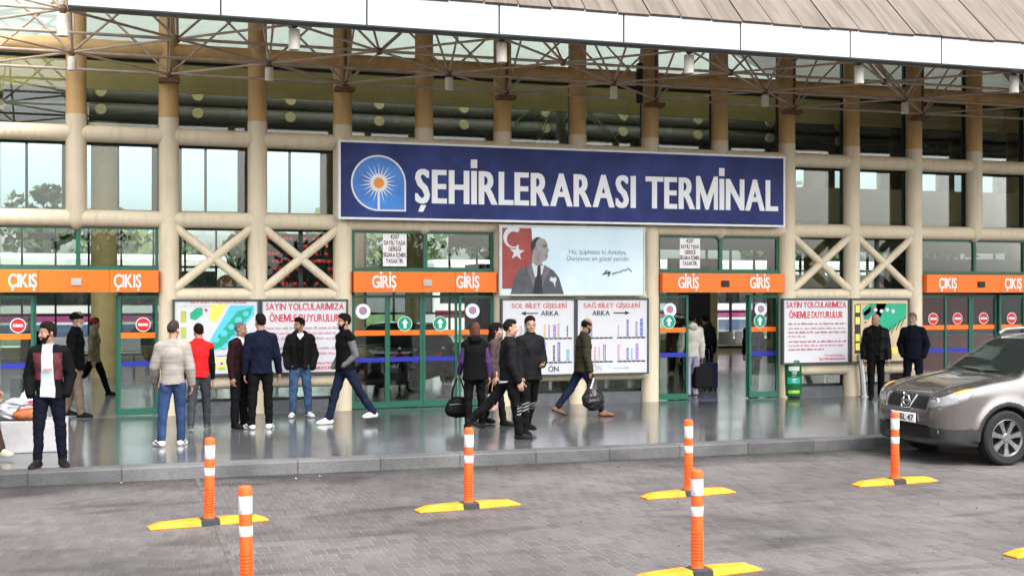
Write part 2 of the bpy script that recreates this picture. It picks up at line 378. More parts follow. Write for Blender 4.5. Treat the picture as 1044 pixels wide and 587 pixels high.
tag(MB().add([(-900, -900, -.01), (900, -900, -.01), (900, 900, -.01), (-900, 900, -.01)], [(0, 1, 2, 3)]).build('ground', M_EARTH), kind='structure')
xs = .85
def ysheet(x0, x1): return MB().add([(x0, -25, 0), (x1, -25, 0), (x1, CURB + .02, 0), (x0, CURB + .02, 0)], [(0, 1, 2, 3)])
tag(ysheet(xs, 60).build('road', M_PAVE), kind='structure')
o_ = tag(ysheet(-40, xs).build('road', M_PAVE2), kind='structure')
tag(MB().add([(xs - .025, -25, .004), (xs + .025, -25, .004), (xs + .01, CURB, .004), (xs - .04, CURB, .004)], [(0, 1, 2, 3)]).build('road_joint', mat('dirty_joint', (.07, .065, .06), .9, var=.5, scale=6)), kind='structure')
tag(MB().box(-40, 60, CURB, CURB + .32, -.05, PZ + .004).build('kerb', M_KERB, bevel=.018), kind='structure')
tag(MB().box(-40, 60, CURB + .32, 20.72, -.05, PZ).build('platform', M_GRANITE), kind='structure')
tag(MB().box(-30, 50, 20.72, 40.2, -.05, PZ + .002).build('hall_floor', M_HALL), kind='structure')
tag(MB().add([(-80, 40.4, .002), (120, 40.4, .002), (120, 54, .002), (-80, 54, .002)], [(0, 1, 2, 3)]).build('rear_road', mat('pale_concrete', (.42, .42, .41), .85, var=.1)), kind='structure')
tag(MB().add([(-150, 54, .006), (200, 54, .006), (200, 130, .006), (-150, 130, .006)], [(0, 1, 2, 3)]).build('lawn', mat('grass', (.06, .11, .03), .95, var=.4, scale=.5, bump=.5)), kind='structure')

# ------------------------------------------------------------------ the terminal building
M_CREAM = mat('cream_paint', (.66, .565, .405), .5, var=.08, streak=.25, scale=1.2, bump=.03)
M_OCHRE = mat('ochre_paint', (.56, .365, .155), .55, streak=.22, var=.16, scale=1.3, bump=.04)
M_TAN = mat('tan_plaster', (.42, .33, .15), .8, var=.1)
M_GREEN = mat('green_frame', (.02, .12, .075), .35, var=.1)
M_DARKF = mat('dark_frame', (.02, .03, .028), .4)
M_GLASS = glass('window_glass', (.84, .88, .86), 1.15)
M_DGLASS = glass('door_glass', (.86, .90, .88), .95)
M_ORANGE = mat('orange_panel', (.88, .17, .012), .3, var=.06, scale=1.5, coat=.3)
M_WHITE = mat('white_paint', (.82, .82, .82), .45, var=.03)
M_BLACK = mat('black_plastic', (.015, .015, .016), .4)
M_STEEL = mat('brushed_steel', (.55, .55, .56), .3, 1.0, var=.06, scale=20)
M_PLINTH = mat('plinth_stone', (.10, .105, .11), .4, var=.2, scale=8)
B = empty('terminal_building', (8, FY, 0), label='glazed bus terminal hall behind a grid of thick cream round columns and beams', cat='building')
def rel(mb, name, m, parent=None, **k):
    "build in world coordinates under the building"
    o = mb.build(name, m, parent or B, **k)
    return o
B.location = (0, 0, 0)
RC, RB = .163, .137
KMIN, KMAX = -4, 15
DOORS = {-2: 'out', 2: 'in', 6: 'in', 10: 'out'}
low_gap = set(); mid_gap = set(k + 1 for k in DOORS)
for k in range(KMIN, KMAX + 1):
    x = KX(k); zlo = PZ if k not in mid_gap else ZB2 - .02
    mb = MB(); mb.cur = 0
    if k in mid_gap: mb.lathe([(.02, zlo - .17), (RC * .8, zlo - .08), (RC, zlo), (RC, 5.02)], (x, FY, 0), 20)
    else: mb.lathe([(RC, zlo), (RC, 5.02)], (x, FY, 0), 20)
    mb.cur = 1; mb.lathe([(RC - .004, 5.0), (RC - .004, 7.38)], (x, FY, 0), 20)
    rel(mb, 'column', [M_CREAM, M_OCHRE], smooth=True)
xa, xb = KX(KMIN) - 1.2, KX(KMAX) + 1.2
for z, m in ((ZB0, M_OCHRE), (ZB1, M_CREAM), (ZB2, M_CREAM)):
    rel(MB().tube((xa, FY, z), (xb, FY, z), RB, n=20), 'beam', m, smooth=True)
xpanels = [(-4, -2), (0, 2), (4, 6), (8, 10), (12, 14)]
for a, b in xpanels:
    for z, r in ((ZB3, RB * .8), (ZB4, RB)):
        rel(MB().tube((KX(a), FY, z), (KX(b), FY, z), r, n=20), 'beam', m=M_CREAM, smooth=True)
    for i in range(a, b):
        if (a, b) == (4, 6): continue
        x0, x1 = KX(i) + RC * .6, KX(i + 1) - RC * .6; z0, z1 = ZB3 + .1, ZB2 - .12
        rel(MB().tube((x0, FY - .06, z0), (x1, FY - .06, z1), .075, n=14), 'brace', M_CREAM, smooth=True)
        rel(MB().tube((x0, FY - .055, z1), (x1, FY - .055, z0), .073, n=14), 'brace', M_CREAM, smooth=True)
    rel(MB().box(KX(a), KX(b), FY + .0, FY + .3, PZ, .34), 'plinth', M_PLINTH)
GY = FY + .26
def pane(x0, x1, z0, z1, y=GY, fw=.05, mull=None, fm=None, parent=None):
    mb = MB()
    mb.box(x0, x0 + fw, y - .03, y + .05, z0, z1); mb.box(x1 - fw, x1, y - .03, y + .05, z0, z1)
    mb.box(x0 + fw, x1 - fw, y - .03, y + .05, z0, z0 + fw); mb.box(x0 + fw, x1 - fw, y - .03, y + .05, z1 - fw, z1)
    if mull: mb.box(mull - fw * .7, mull + fw * .7, y - .028, y + .048, z0 + fw, z1 - fw)
    f = mb.build('window_frame', fm or M_DARKF, parent or B)
    MB().box(x0 + fw, x1 - fw, y, y + .008, z0 + fw, z1 - fw).build('glass_pane', M_GLASS, f)
for k in range(KMIN, KMAX):
    x0, x1 = KX(k) + .1, KX(k + 1) - .02
    pane(x0, x1, ZB0 + .1, 7.36, fw=.045); pane(x0, x1, ZB1 + .1, ZB0 - .1, fw=.05); pane(x0, x1, ZB2 + .1, ZB1 - .1, fw=.05)
    a = [p for p in xpanels if p[0] <= k < p[1]]
    if a:
        if a[0] != (4, 6): pane(x0, x1, ZB3 + .08, ZB2 - .1, fw=.05, mull=(x0 + x1) / 2 if k % 2 else None)
        pane(x0, x1, .34, ZB4 - .1, fw=.04)
# solid panel behind the posters of the middle bay
for a, b in xpanels:
    rel(MB().box(KX(a) + .1, KX(b) - .1, FY + .1, FY + .2, ZB4, ZB3 if (a, b) != (4, 6) else ZB2), 'wall_panel', mat('grey_panel', (.3, .3, .29), .6))

def mkdoor(k0, kind, gap):
    D = link('entrance_door', MB().box(KX(k0) + RC, KX(k0 + 2) - RC, FY - .02, FY + .10, 2.53, 2.59).mesh('entrance_door'), M_GREEN, B)
    x0, x1 = KX(k0) + RC + .002, KX(k0 + 2) - RC - .002; y = FY + .04; W = x1 - x0
    # transom light
    mb = MB(); fw = .05
    mb.box(x0, x0 + fw, y - .03, y + .03, 2.59, ZB2 - .1); mb.box(x1 - fw, x1, y - .03, y + .03, 2.59, ZB2 - .1)
    mb.box(x0 + fw, x1 - fw, y - .03, y + .03, ZB2 - .17, ZB2 - .1); xm = (x0 + x1) / 2 + .03
    mb.box(xm - .035, xm + .035, y - .03, y + .03, 2.59, ZB2 - .17)
    mb.build('transom_frame', M_GREEN, D)
    MB().box(x0 + fw, x1 - fw, y + .002, y + .01, 2.59, ZB2 - .17).build('transom_pane', M_GLASS, D)
    # orange header with three plates
    hb = MB(); hy0 = FY - .2
    for a, b in ((0, .28), (.281, .70), (.701, 1)): hb.box(x0 + W * a, x0 + W * b, hy0, y - .02, 2.165, 2.525)
    hb.build('header_panel', M_ORANGE, D, bevel=.008)
    MB().box(x0 + W * .5 - .07, x0 + W * .5 + .09, hy0 - .035, hy0 + .002, 2.27, 2.39).build('motion_sensor', M_BLACK if k0 > 4 else mat('grey_plastic', (.45, .42, .38), .4), D, bevel=.012)
    word = 'GİRİŞ' if kind == 'in' else 'ÇIKIŞ'
    tb = MB(); w = .42
    for c in ((.19, .81) if kind == 'out' else (.205, .79)):
        tb = MB(); text_into(tb, word, x0 + W * c - w / 2, x0 + W * c + w / 2, 2.245, 2.455, hy0 - .012, bold=.022, t=.01, ref='GIRI')
        tb.build('header_lettering', M_WHITE, D)
    # four leaves: fixed - sliding - sliding - fixed
    lw = W / 4; spots = [(x0, 0), (x0 + lw - gap, .07), (x0 + 2 * lw + gap, .07), (x0 + 3 * lw, 0)]
    for i, (lx, dy) in enumerate(spots):
        yy = y + dy; a, b = lx + .004, lx + lw - .004; f = .045
        mb = MB(); mb.box(a, a + f, yy - .02, yy + .02, .17, 2.12); mb.box(b - f, b, yy - .02, yy + .02, .17, 2.12)
        mb.box(a + f, b - f, yy - .02, yy + .02, .17, .27); mb.box(a + f, b - f, yy - .02, yy + .02, 2.07, 2.12)
        lf = mb.build('door_leaf', M_GREEN, D)
        MB().box(a + f, b - f, yy, yy + .008, .27, 2.07).build('door_glass', M_DGLASS, D)
        st = MB().box(a + f, b - f, yy - .004, yy, 1.42, 1.51).build('orange_band', M_ORANGE, D)
        MB().box(a + f, b - f, yy - .004, yy, .96, 1.04).build('blue_band', mat('blue_vinyl', (.02, .03, .32), .4), D)
        def disc(name, cx, cz, r, m, off=.006): return MB().plate([(cx + r * math.cos(j * math.pi / 14), cz + r * math.sin(j * math.pi / 14)) for j in range(28)], yy - off, .002).build(name, m, D)
        cx = (a + b) / 2
        if kind == 'out' and i in ((0, 3) if k0 < 0 else (0, 1, 2, 3)):
            cx = a + .62 * lw if k0 < 0 else cx
            disc('no_entry_sticker', cx, 1.64, .118, mat('sticker_white', (.8, .8, .8), .4)); disc('no_entry_sticker', cx, 1.64, .106, mat('sign_red', (.62, .02, .025), .4), .009)
            MB().box(cx - .074, cx + .074, yy - .013, yy - .010, 1.62, 1.66).build('no_entry_bar', M_WHITE, D)
        if kind == 'in':
            if (k0 == 2 and i in (1, 2)) or (k0 == 6 and i in (0, 3)):
                ax = cx if k0 == 2 else cx - .08; az = 1.62
                disc('arrow_sticker', ax, az, .13, M_WHITE); disc('arrow_sticker', ax, az, .12, mat('sign_green', (.0, .30, .16), .4), .009)
                ar = [(-.025, -.08), (.025, -.08), (.025, .01), (.06, .01), (0, .085), (-.06, .01), (-.025, .01)]
                MB().plate([(ax + p[0], az + p[1]) for p in ar], yy - .013, .003).build('arrow_mark', M_WHITE, D)
            if (k0 == 2 and i in (0, 3)) or (k0 == 6 and i in (0, 3)):
                ax = cx - (.12 if i == 0 and k0 == 2 else .06); az = 1.84
                disc('round_sticker', ax, az, .13, mat('sticker_white', (.8, .8, .8), .4)); disc('round_sticker', ax, az + .01, .07, mat('sticker_blue', (.12, .25, .6), .4), .009)
                disc('round_sticker', ax, az + .01, .04, M_ORANGE, .012)
    if kind == 'in':   # smoking notice stuck on the transom glass
        n0 = x0 + W * (.215 if k0 == 2 else .18); n1 = n0 + .42; zz0, zz1 = 2.62, 3.2
        MB().box(n0, n1, y - .004, y - .001, zz0, zz1).build('paper_notice', M_WHITE, D)
        tb = MB()
        for j, s in enumerate(('4207', 'SAYILI YASA', 'GEREĞİ', 'SİGARA İÇMEK', 'YASAKTIR.')):
            c = (n0 + n1) / 2; hw = .19 * len(s) / 12 + .015; z1 = zz1 - .03 - j * .105
            text_into(tb, s, c - hw, c + hw, z1 - .075, z1, y - .009, bold=.01, t=.004, ref='HI')
        tb.build('notice_lettering', mat('ink_dark_red', (.12, .03, .03), .6), D)
mkdoor(-2, 'out', .60); mkdoor(2, 'in', .0); mkdoor(6, 'in', .615); mkdoor(10, 'out', .0)

# hall behind the glass
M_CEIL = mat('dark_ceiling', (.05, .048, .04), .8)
rel(MB().box(-16, 44, 22.5, 22.58, 5.70, 6.28), 'bulkhead', mat('ochre_plaster', (.72, .56, .22), .8, var=.08))
rel(MB().box(13.6, 44, FY + .31, 22.9, 7.39, 7.5), 'roof_slab', M_TAN)
M_DUCT = mat('duct_metal', (.075, .07, .055), .5)
rel(MB().box(-16, 44, 26.6, 26.8, 5.72, 8.1), 'dark_backing', M_CEIL)  # added backing sheet that keeps the space behind the ducts dark
for y, z in ((26.3, 6.22), (26.3, 5.86)):
    d = rel(MB().tube((-14, y, z), (42, y, z), .17, n=20), 'air_duct', M_DUCT, smooth=True)
    for i in range(13):
        x = -4.2 + 1.9 * i
        MB().lathe([(.10, -.06), (.12, 0), (.09, .03), (.02, .04)], (x, y - .17, z), 16, 'y').build('air_nozzle', mat('nozzle', (.3, .24, .13), .5), d, smooth=True)
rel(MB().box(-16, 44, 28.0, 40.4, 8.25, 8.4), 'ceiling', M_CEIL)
# sloping rooflight with bars
M_SKYL = mat('translucent_sheet', (.72, .78, .72), .6, var=.05)
ms = MATS['translucent_sheet'].node_tree; tl = ms.nodes.new('ShaderNodeBsdfTranslucent'); tl.inputs[0].default_value = (.78, .84, .78, 1); mx = ms.nodes.new('ShaderNodeMixShader'); mx.inputs[0].default_value = .75
ms.links.new(ms.nodes['Principled BSDF'].outputs[0], mx.inputs[1]); ms.links.new(tl.outputs[0], mx.inputs[2]); ms.links.new(mx.outputs[0], ms.nodes['Material Output'].inputs[0])
rl = rel(MB().add([(-16, 22.6, 6.30), (13.6, 22.6, 6.30), (13.6, 27.4, 8.5), (-16, 27.4, 8.5)], [(0, 1, 2, 3)]), 'rooflight', M_SKYL)
mb = MB()
for i in range(30): mb.tube((-15.8 + i * 1.0, 22.62, 6.28), (-15.8 + i * 1.0, 27.4, 8.47), .025, n=6)
for j in range(5): mb.tube((-16, 22.9 + j, 6.40 + j * .458), (13.6, 22.9 + j, 6.40 + j * .458), .02, n=6)
mb.build('glazing_bars', M_DARKF, rl)
rel(MB().add([(-16, FY + .31, 7.45), (13.6, FY + .31, 7.45), (13.6, 22.9, 7.45), (-16, 22.9, 7.45)], [(0, 1, 2, 3)]), 'rooflight', M_SKYL)  # flat translucent strip added to let daylight down onto the bulkhead
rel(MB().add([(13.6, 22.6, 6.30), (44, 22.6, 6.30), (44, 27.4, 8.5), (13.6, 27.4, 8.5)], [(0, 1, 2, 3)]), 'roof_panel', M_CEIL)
mb = MB()
for i in range(12):
    x = 13.9 + i * 2.2
    for a, b in (((0, 23.3, 6.6), (1.1, 25.2, 7.3)), ((2.2, 23.3, 6.6), (1.1, 25.2, 7.3)), ((0, 23.3, 6.6), (2.2, 23.3, 6.6)), ((1.1, 25.2, 7.3), (3.3, 25.2, 7.3)), ((0, 23.3, 6.6), (0, 26, 7.75)), ((1.1, 25.2, 7.3), (0, 26.5, 6.9)), ((1.1, 25.2, 7.3), (2.2, 26.5, 6.9))):
        mb.tube((x + a[0], a[1], a[2]), (x + b[0], b[1], b[2]), .03, n=6)
rel(mb, 'roof_truss', M_DARKF)
# rear glazed wall
mb = MB(); RY = 40.0
mb.box(-16, 44, RY, RY + .3, -.05, .5); mb.box(-16, 44, RY, RY + .3, 4.15, 4.75); mb.box(-16, 44, RY, RY + .3, 6.9, 7.5)
for i in range(23):
    x = -15 + i * 2.65; mb.box(x, x + .65, RY + .002, RY + .298, 4.75, 6.9)
for i in range(12): mb.box(-14.5 + i * 5.3, -14.1 + i * 5.3, RY - .2, RY + .1, .5, 8.3)
rear = rel(mb, 'rear_wall', M_TAN)
mb = MB()
for i in range(62): mb.box(-15.4 + i * .96, -15.34 + i * .96, RY + .05, RY + .15, .5, 4.15)
for z in (1.45, 2.95): mb.box(-16, 44, RY + .06, RY + .14, z, z + .07)
mb.build('rear_mullions', M_DARKF, rear)
MB().box(-16, 44, RY + .1, RY + .11, .5, 4.15).build('rear_glass', M_GLASS, rear)
M_TINT = glass('tinted_glass', (.72, .80, .81), 1.2)
MB().box(-16, 44, RY + .1, RY + .11, 4.75, 6.9).build('rear_glass', M_TINT, rear); MB().box(-16, 44, RY + .1, RY + .11, 7.5, 8.25).build('rear_glass', M_TINT, rear)
mb = MB()
for i in range(23): x = -15 + i * 2.65; mb.box(x + 1.6, x + 1.68, RY + .05, RY + .15, 4.75, 6.9)
mb.build('rear_mullions', M_DARKF, rear)
rel(MB().box(-16.3, -16, FY, 40.4, 0, 8.6), 'end_wall', M_TAN); rel(MB().box(44, 44.3, FY, 40.4, 0, 8.6), 'end_wall', M_TAN)
# mezzanine floor band and hall columns, seen dark through the right-hand windows
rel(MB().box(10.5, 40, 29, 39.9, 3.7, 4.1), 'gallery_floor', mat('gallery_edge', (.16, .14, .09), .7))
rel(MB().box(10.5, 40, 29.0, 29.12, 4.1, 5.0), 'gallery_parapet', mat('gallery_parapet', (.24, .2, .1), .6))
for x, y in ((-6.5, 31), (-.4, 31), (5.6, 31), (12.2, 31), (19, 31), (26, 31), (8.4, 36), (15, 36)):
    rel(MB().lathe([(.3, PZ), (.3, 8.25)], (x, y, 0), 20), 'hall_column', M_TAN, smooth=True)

# ------------------------------------------------------------------ canopy: space frame, fascia, boarded roof slope
M_STRUT = mat('painted_strut', (.42, .335, .26), .45, var=.25, scale=4)
M_NODE = mat('rusty_node', (.17, .10, .055), .8, var=.4, scale=12)
C = empty('platform_canopy', (0, 0, 0), label='space frame canopy with white metal fascia and sloping boarded roof over the platform', cat='canopy')
ZL, ZU = 5.70, 7.05
YA = 20.62; DY = 1.44
def lowx(k): return KX(k)
low = {}
for r in range(0, 6):
    for k in range(KMIN, KMAX + 1):
        if (k + r) % 2 == 0 and (r <= 3 or k <= -1): low[(k, r)] = Vector((KX(k), YA - DY * r, ZL))
up = {}
for r in range(0, 5):
    for k in range(KMIN, KMAX + 1):
        if (k + r) % 2 == 1 and (r <= 2 or k <= -2): up[(k, r)] = Vector((KX(k), YA - DY * r, ZU))
ch = MB(); dg_ = MB(); uc = MB()
NJ = MB().lathe([(.0, -.06), (.04, -.045), (.058, 0), (.04, .045), (0, .06)], n=10, capped=False).mesh('node_joint'); NJ.materials.append(M_NODE)
def njoint(p): o = bpy.data.objects.new('node_joint', NJ); COL.objects.link(o); o.parent = C; o.location = p
for (k, r), p in low.items():
    for dk, dr in ((1, 1), (-1, 1)):
        q = low.get((k + dk, r + dr))
        if q: ch.tube(p, q, .019, n=8)
    q = low.get((k + 2, r))
    if q: ch.tube(p, q, .023, n=8)
    for dk, dr in ((1, 0), (-1, 0), (0, 1), (0, -1)):
        q = up.get((k + dk, r + dr))
        if q: dg_.tube(p, q, .019, n=8)
    njoint(p)
for (k, r), p in up.items():
    for dk, dr in ((1, 1), (-1, 1)):
        q = up.get((k + dk, r + dr))
        if q: uc.tube(p, q, .026, n=8)
    q = up.get((k + 2, r)) if r else None
    if q: uc.tube(p, q, .028, n=8)
    njoint(p)
ch.build('bottom_chords', M_STRUT, C, True); dg_.build('diagonal_struts', M_STRUT, C, True); uc.build('top_chords', M_STRUT, C, True)
for k in range(KMIN, KMAX + 1):
    bk = MB()
    if k % 2 == 0: bk.box(KX(k) - .165, KX(k) + .165, YA - .04, FY - .1, ZL - .13, ZL - .06); bk.tube((KX(k), YA, ZL), (KX(k), YA, 7.3), .03, n=8)
    if k % 2 == 0: bk.build('column_bracket', M_NODE, C)
FX0, FYY = -.635, 15.85
M_FASC = mat('white_fascia_metal', (.37, .39, .42), .42, var=.05, scale=2.5, bump=.05, bscale=1.5)
seams = [FX0] + [P(x, 40, FYY).x for x in (374, 509, 636, 755, 867, 960, 1050)] + [20.4, 22.6, 24.8, 27, 29.2, 31.4]
s0 = [P(x, 20, FYY).x for x in (225,)]
seams = sorted(seams + s0)
for a, b in zip(seams[:-1], seams[1:]):
    MB().box(a + .011, b - .011, FYY, FYY + .03, 5.655, 6.075).build('fascia_panel', M_FASC, C, bevel=.006)
MB().box(FX0 + .01, 31.3, FYY + .005, FYY + .25, 5.64, 5.654).build('fascia_lip', M_DARKF, C)
MB().box(FX0, 31.4, FYY + .031, FYY + .05, 5.66, 6.05).build('fascia_backing', M_DARKF, C)
def board_mat():
    m = bpy.data.materials.new('weathered_boards'); m.use_nodes = True; t = m.node_tree; b = t.nodes['Principled BSDF']; L = t.links.new; N = t.nodes.new
    tc = N('ShaderNodeTexCoord'); mp = N('ShaderNodeMapping'); mp.inputs['Rotation'].default_value = (0, 0, R(90)); L(tc.outputs['Object'], mp.inputs[0])
    mp2 = N('ShaderNodeMapping'); mp2.inputs['Scale'].default_value = (.5, 5, .5); L(mp.outputs[0], mp2.inputs[0])
    n = N('ShaderNodeTexNoise'); n.inputs['Scale'].default_value = 1.6; n.inputs['Detail'].default_value = 8; n.inputs['Distortion'].default_value = .6; L(mp2.outputs[0], n.inputs['Vector'])
    r = N('ShaderNodeValToRGB'); r.color_ramp.elements[0].color = (.05, .037, .028, 1); r.color_ramp.elements[1].color = (.105, .083, .064, 1); r.color_ramp.elements[0].position = .28; r.color_ramp.elements[1].position = .62
    L(n.outputs[0], r.inputs[0]); L(r.outputs[0], b.inputs['Base Color']); b.inputs['Roughness'].default_value = .75
    return m
M_BOARD = board_mat()
TS = math.tan(R(43)); ROOFY = 19.3
def slope(y, dz=0.): return 6.09 + (y - FYY) * TS + dz
sb = MB(); bw = .485; x = FX0 - .05; i = 0
while x < 31.4:
    d = .007 * ((i * 5) % 3); a, b = x + .009, x + bw - .009
    vs = [(a, FYY - .03, slope(FYY - .03, d)), (b, FYY - .03, slope(FYY - .03, d)), (b, ROOFY, slope(ROOFY, d)), (a, ROOFY, slope(ROOFY, d))]
    vs += [(v[0], v[1] + .03, v[2] - .03) for v in vs]
    sb.add(vs, [(0, 1, 2, 3), (7, 6, 5, 4), (0, 4, 5, 1), (1, 5, 6, 2), (2, 6, 7, 3), (3, 7, 4, 0)]); x += bw; i += 1
sb.build('roof_boards', M_BOARD, C)
M_ULIN = mat('roof_lining', (.74, .70, .60), .7)
mb = MB(); o1 = .08
mb.add([(FX0, FYY + .06, slope(FYY + .06) - o1), (31.4, FYY + .06, slope(FYY + .06) - o1), (31.4, ROOFY, slope(ROOFY) - o1), (FX0, ROOFY, slope(ROOFY) - o1)], [(0, 1, 2, 3)])
mb.build('roof_lining', M_ULIN, C)
MB().box(FX0, 31.4, ROOFY + .04, FY + .45, slope(ROOFY) - .08, slope(ROOFY)).build('roof_deck', M_ULIN, C)
MB().box(FX0, 31.4, FY + .4, FY + .46, 7.4, slope(ROOFY) - .082).build('upper_wall', M_TAN, C)
MB().add([(FX0 + .01, FYY + .04, 6.0), (FX0 + .01, ROOFY, slope(ROOFY) - .09), (FX0 + .01, ROOFY, slope(ROOFY) - .7), (FX0 + .01, FYY + .5, 6.0)], [(0, 1, 2, 3)]).build('verge_board', M_FASC, C)
# lamps hanging from the frame nodes
lampm = mat('lamp_white', (.72, .68, .6), .4, var=.06)
def lamp(p, r, h, label, grp):
    l = empty('canopy_lamp', p - Vector((0, 0, .07)), label=label, cat='lamp', group=grp)
    MB().lathe([(r * .9, 0), (r, -.01), (r, -h), (r * .86, -h), (r * .8, -h + .03)], n=20).build('lamp_housing', lampm, l, True)
    MB().tube((0, 0, -.004), (0, 0, .05), .02).build('lamp_stem', M_NODE, l)
    return l
ordn = ['leftmost', 'second from left', 'third from left', 'fourth from left', 'fifth from left', 'sixth from left', 'seventh from left', 'eighth from left']
vis = [p for (k, r), p in sorted(low.items()) if r == 3]
for i, p in enumerate([q for q in vis if q.x > -1.5][:6]):
    lamp(p, .074, .27, f'{ordn[i]} of the larger white cylinder lamps just below the white fascia', 'white lamps below the fascia')
for i, p in enumerate([q for (k, r), q in sorted(low.items()) if r == 1 and q.x > -1.5][:7]):
    lamp(p, .064, .2, f'{ordn[i]} of the small beige cylinder lamps in front of the ochre columns', 'beige lamps under the frame nodes')
sp = empty('loudspeaker', P(652, 85, 20.5), label='slim black upright box hanging under the canopy above the blue sign', cat='loudspeaker')
MB().box(-.05, .05, -.05, .05, -.36, .36).build('speaker_case', M_BLACK, sp, bevel=.01); MB().tube((0, .0, .36), (0, 0, .5), .012).build('speaker_hanger', M_STEEL, sp)
# ------------------------------------------------------------------ signs and notice boards
def circ(cx, cz, r, n=36, a0=0, a1=2 * math.pi): return [(cx + r * math.cos(a0 + (a1 - a0) * i / n), cz + r * math.sin(a0 + (a1 - a0) * i / n)) for i in range(n)]
SY = FY - .36
def wx(x, Y=SY): return P(x, 200, Y).x
def wz(x, y, Y=SY): return P(x, y, Y).z
S = empty('terminal_sign', (P(572, 190, SY).x, SY, 4.05), label='long blue sign reading ŞEHİRLERARASI TERMİNAL with a sunburst emblem', cat='sign')
ox, oy, oz = S.location
sx0, sx1 = wx(345) - ox, wx(800) - ox; sz0, sz1 = 3.40 - oz, 4.73 - oz
M_SBLUE = mat('sign_blue', (.014, .023, .115), .38, var=.3, scale=1.1, col2=(.026, .040, .17), spec=.14)
MB().box(sx0 + .03, sx1 - .03, 0, .13, sz0 + .03, sz1 - .03).build('sign_panel', M_SBLUE, S)
mb = MB(); e = .035
mb.box(sx0, sx1, -.025, .14, sz1 - e, sz1); mb.box(sx0, sx1, -.025, .14, sz0, sz0 + e); mb.box(sx0, sx0 + e, -.024, .139, sz0 + e, sz1 - e); mb.box(sx1 - e, sx1, -.024, .139, sz0 + e, sz1 - e)
mb.build('sign_frame', M_WHITE, S)
tb = MB(); t0, t1 = wx(423) - ox, wx(648) - ox; u0, u1 = wx(658) - ox, wx(793) - ox
zb = wz(520, 209.2) - oz; zt = wz(520, 175.6) - oz
text_into(tb, 'ŞEHİRLERARASI', t0, t1, zb, zt, -.012, bold=.042, t=.012, ref='HLE')
text_into(tb, 'TERMİNAL', u0, u1, zb, zt, -.012, bold=.042, t=.012, ref='HLE')
tb.build('sign_lettering', mat('letter_white', (.90, .90, .91), .4, var=.02), S)
cx, cz, r = wx(386) - ox, wz(386, 186.7) - oz, .475
def drop(r, y, m, name, t=.005):
    pts = circ(cx, cz, r, 40, 0, 1.5 * math.pi) + [(cx, cz - r), (cx + r, cz - r)]
    return MB().plate(pts, y, t).build(name, m, S)
drop(r, -.006, M_WHITE, 'emblem_rim')
M_EBLUE = mat('emblem_blue', (.03, .15, .55), .3, var=.15, scale=1.5, col2=(.05, .27, .72))
drop(r - .03, -.011, M_EBLUE, 'emblem_ground')
mb = MB()
for i in range(22):
    a = math.pi / 2 + 2 * math.pi * i / 22; R2 = .34 if i % 2 == 0 else .30
    p = [(cx + math.cos(a - .10) * .13, cz + math.sin(a - .10) * .13), (cx + math.cos(a) * R2, cz + math.sin(a) * R2), (cx + math.cos(a + .10) * .13, cz + math.sin(a + .10) * .13)]
    mb.plate(p, -.017 - .0004 * (i % 2), .004)
mb.plate(circ(cx, cz, .15), -.019, .004); mb.plate([(cx - .02, cz - r + .02), (cx + .02, cz - r + .02), (cx + .02, cz - .1), (cx - .02, cz - .1)], -.0155, .004)
mb.build('emblem_rays', M_WHITE, S)
MB().plate(circ(cx, cz, .088), -.024, .004).build('emblem_core', mat('emblem_orange', (.85, .28, .05), .4), S)

# board helper: local x from 0 to w, local z from 0 to h, face at y = 0, facing the road
class Board:
    def __init__(s, name, x0, x1, z0, z1, y, label, cat, frame, face, fw=.035, depth=.07, group=None):
        s.o = empty(name, (x0, y, z0), label=label, cat=cat, group=group); s.w, s.h = x1 - x0, z1 - z0; w, h = s.w, s.h
        MB().box(fw, w - fw, 0, depth - .01, fw, h - fw).build('panel', face, s.o)
        mb = MB(); mb.box(0, w, -.02, depth, h - fw, h); mb.box(0, w, -.02, depth, 0, fw); mb.box(0, fw, -.019, depth - .001, fw, h - fw); mb.box(w - fw, w, -.019, depth - .001, fw, h - fw)
        mb.build('frame', frame, s.o); s.g = {}
    def poly(s, name, m, pts, layer=1):
        mb = s.g.setdefault((name, m.name), MB()); mb.plate([(p[0] * s.w, p[1] * s.h) for p in pts], -.003 * layer, .002)
    def rect(s, name, m, u0, u1, v0, v1, layer=1): s.poly(name, m, [(u0, v0), (u1, v0), (u1, v1), (u0, v1)], layer)
    def text(s, name, m, body, u0, u1, v0, v1, bold=.012, layer=2, ref=None, shear=0):
        mb = s.g.setdefault((name, m.name), MB()); text_into(mb, body, u0 * s.w, u1 * s.w, v0 * s.h, v1 * s.h, -.003 * layer, bold, .002, shear, ref)
    def words(s, name, m, u0, u1, v, hv, seed, layer=2, end=1.):
        rnd = random.Random(seed); u = u0
        while u < u0 + (u1 - u0) * end:
            l = rnd.uniform(.03, .10); e2 = min(u + l, u0 + (u1 - u0) * end)
            q = u
            while q < e2 - .004:
                k = rnd.uniform(.006, .011); hh = hv * rnd.choice((.7, .7, 1, .75)); s.rect(name, m, q, min(q + k, e2), v, v + hh, layer); q += k + .0035
            u = e2 + .018
    def done(s):
        for (n, m), mb in s.g.items(): mb.build(n, MATS[m], s.o)
        return s.o
BY = FY - .24
M_PAPER = mat('paper_white', (.60, .60, .62), .35, var=.03); M_RED = mat('print_red', (.55, .03, .05), .5); M_INK = mat('print_ink', (.035, .035, .04), .5)
M_FRG = mat('board_frame', (.05, .07, .065), .4); M_FRL = mat('light_frame', (.55, .55, .52), .4)
M_MAPG = mat('map_green', (.02, .36, .20), .4, var=.05); M_MAPB = mat('map_blue', (.10, .52, .78), .4, var=.05); M_MAPY = mat('map_yellow', (.80, .70, .12), .4, var=.05); M_OLV = mat('map_olive', (.42, .46, .08), .4)
M_PINK = mat('print_faint_red', (.55, .30, .32), .5)
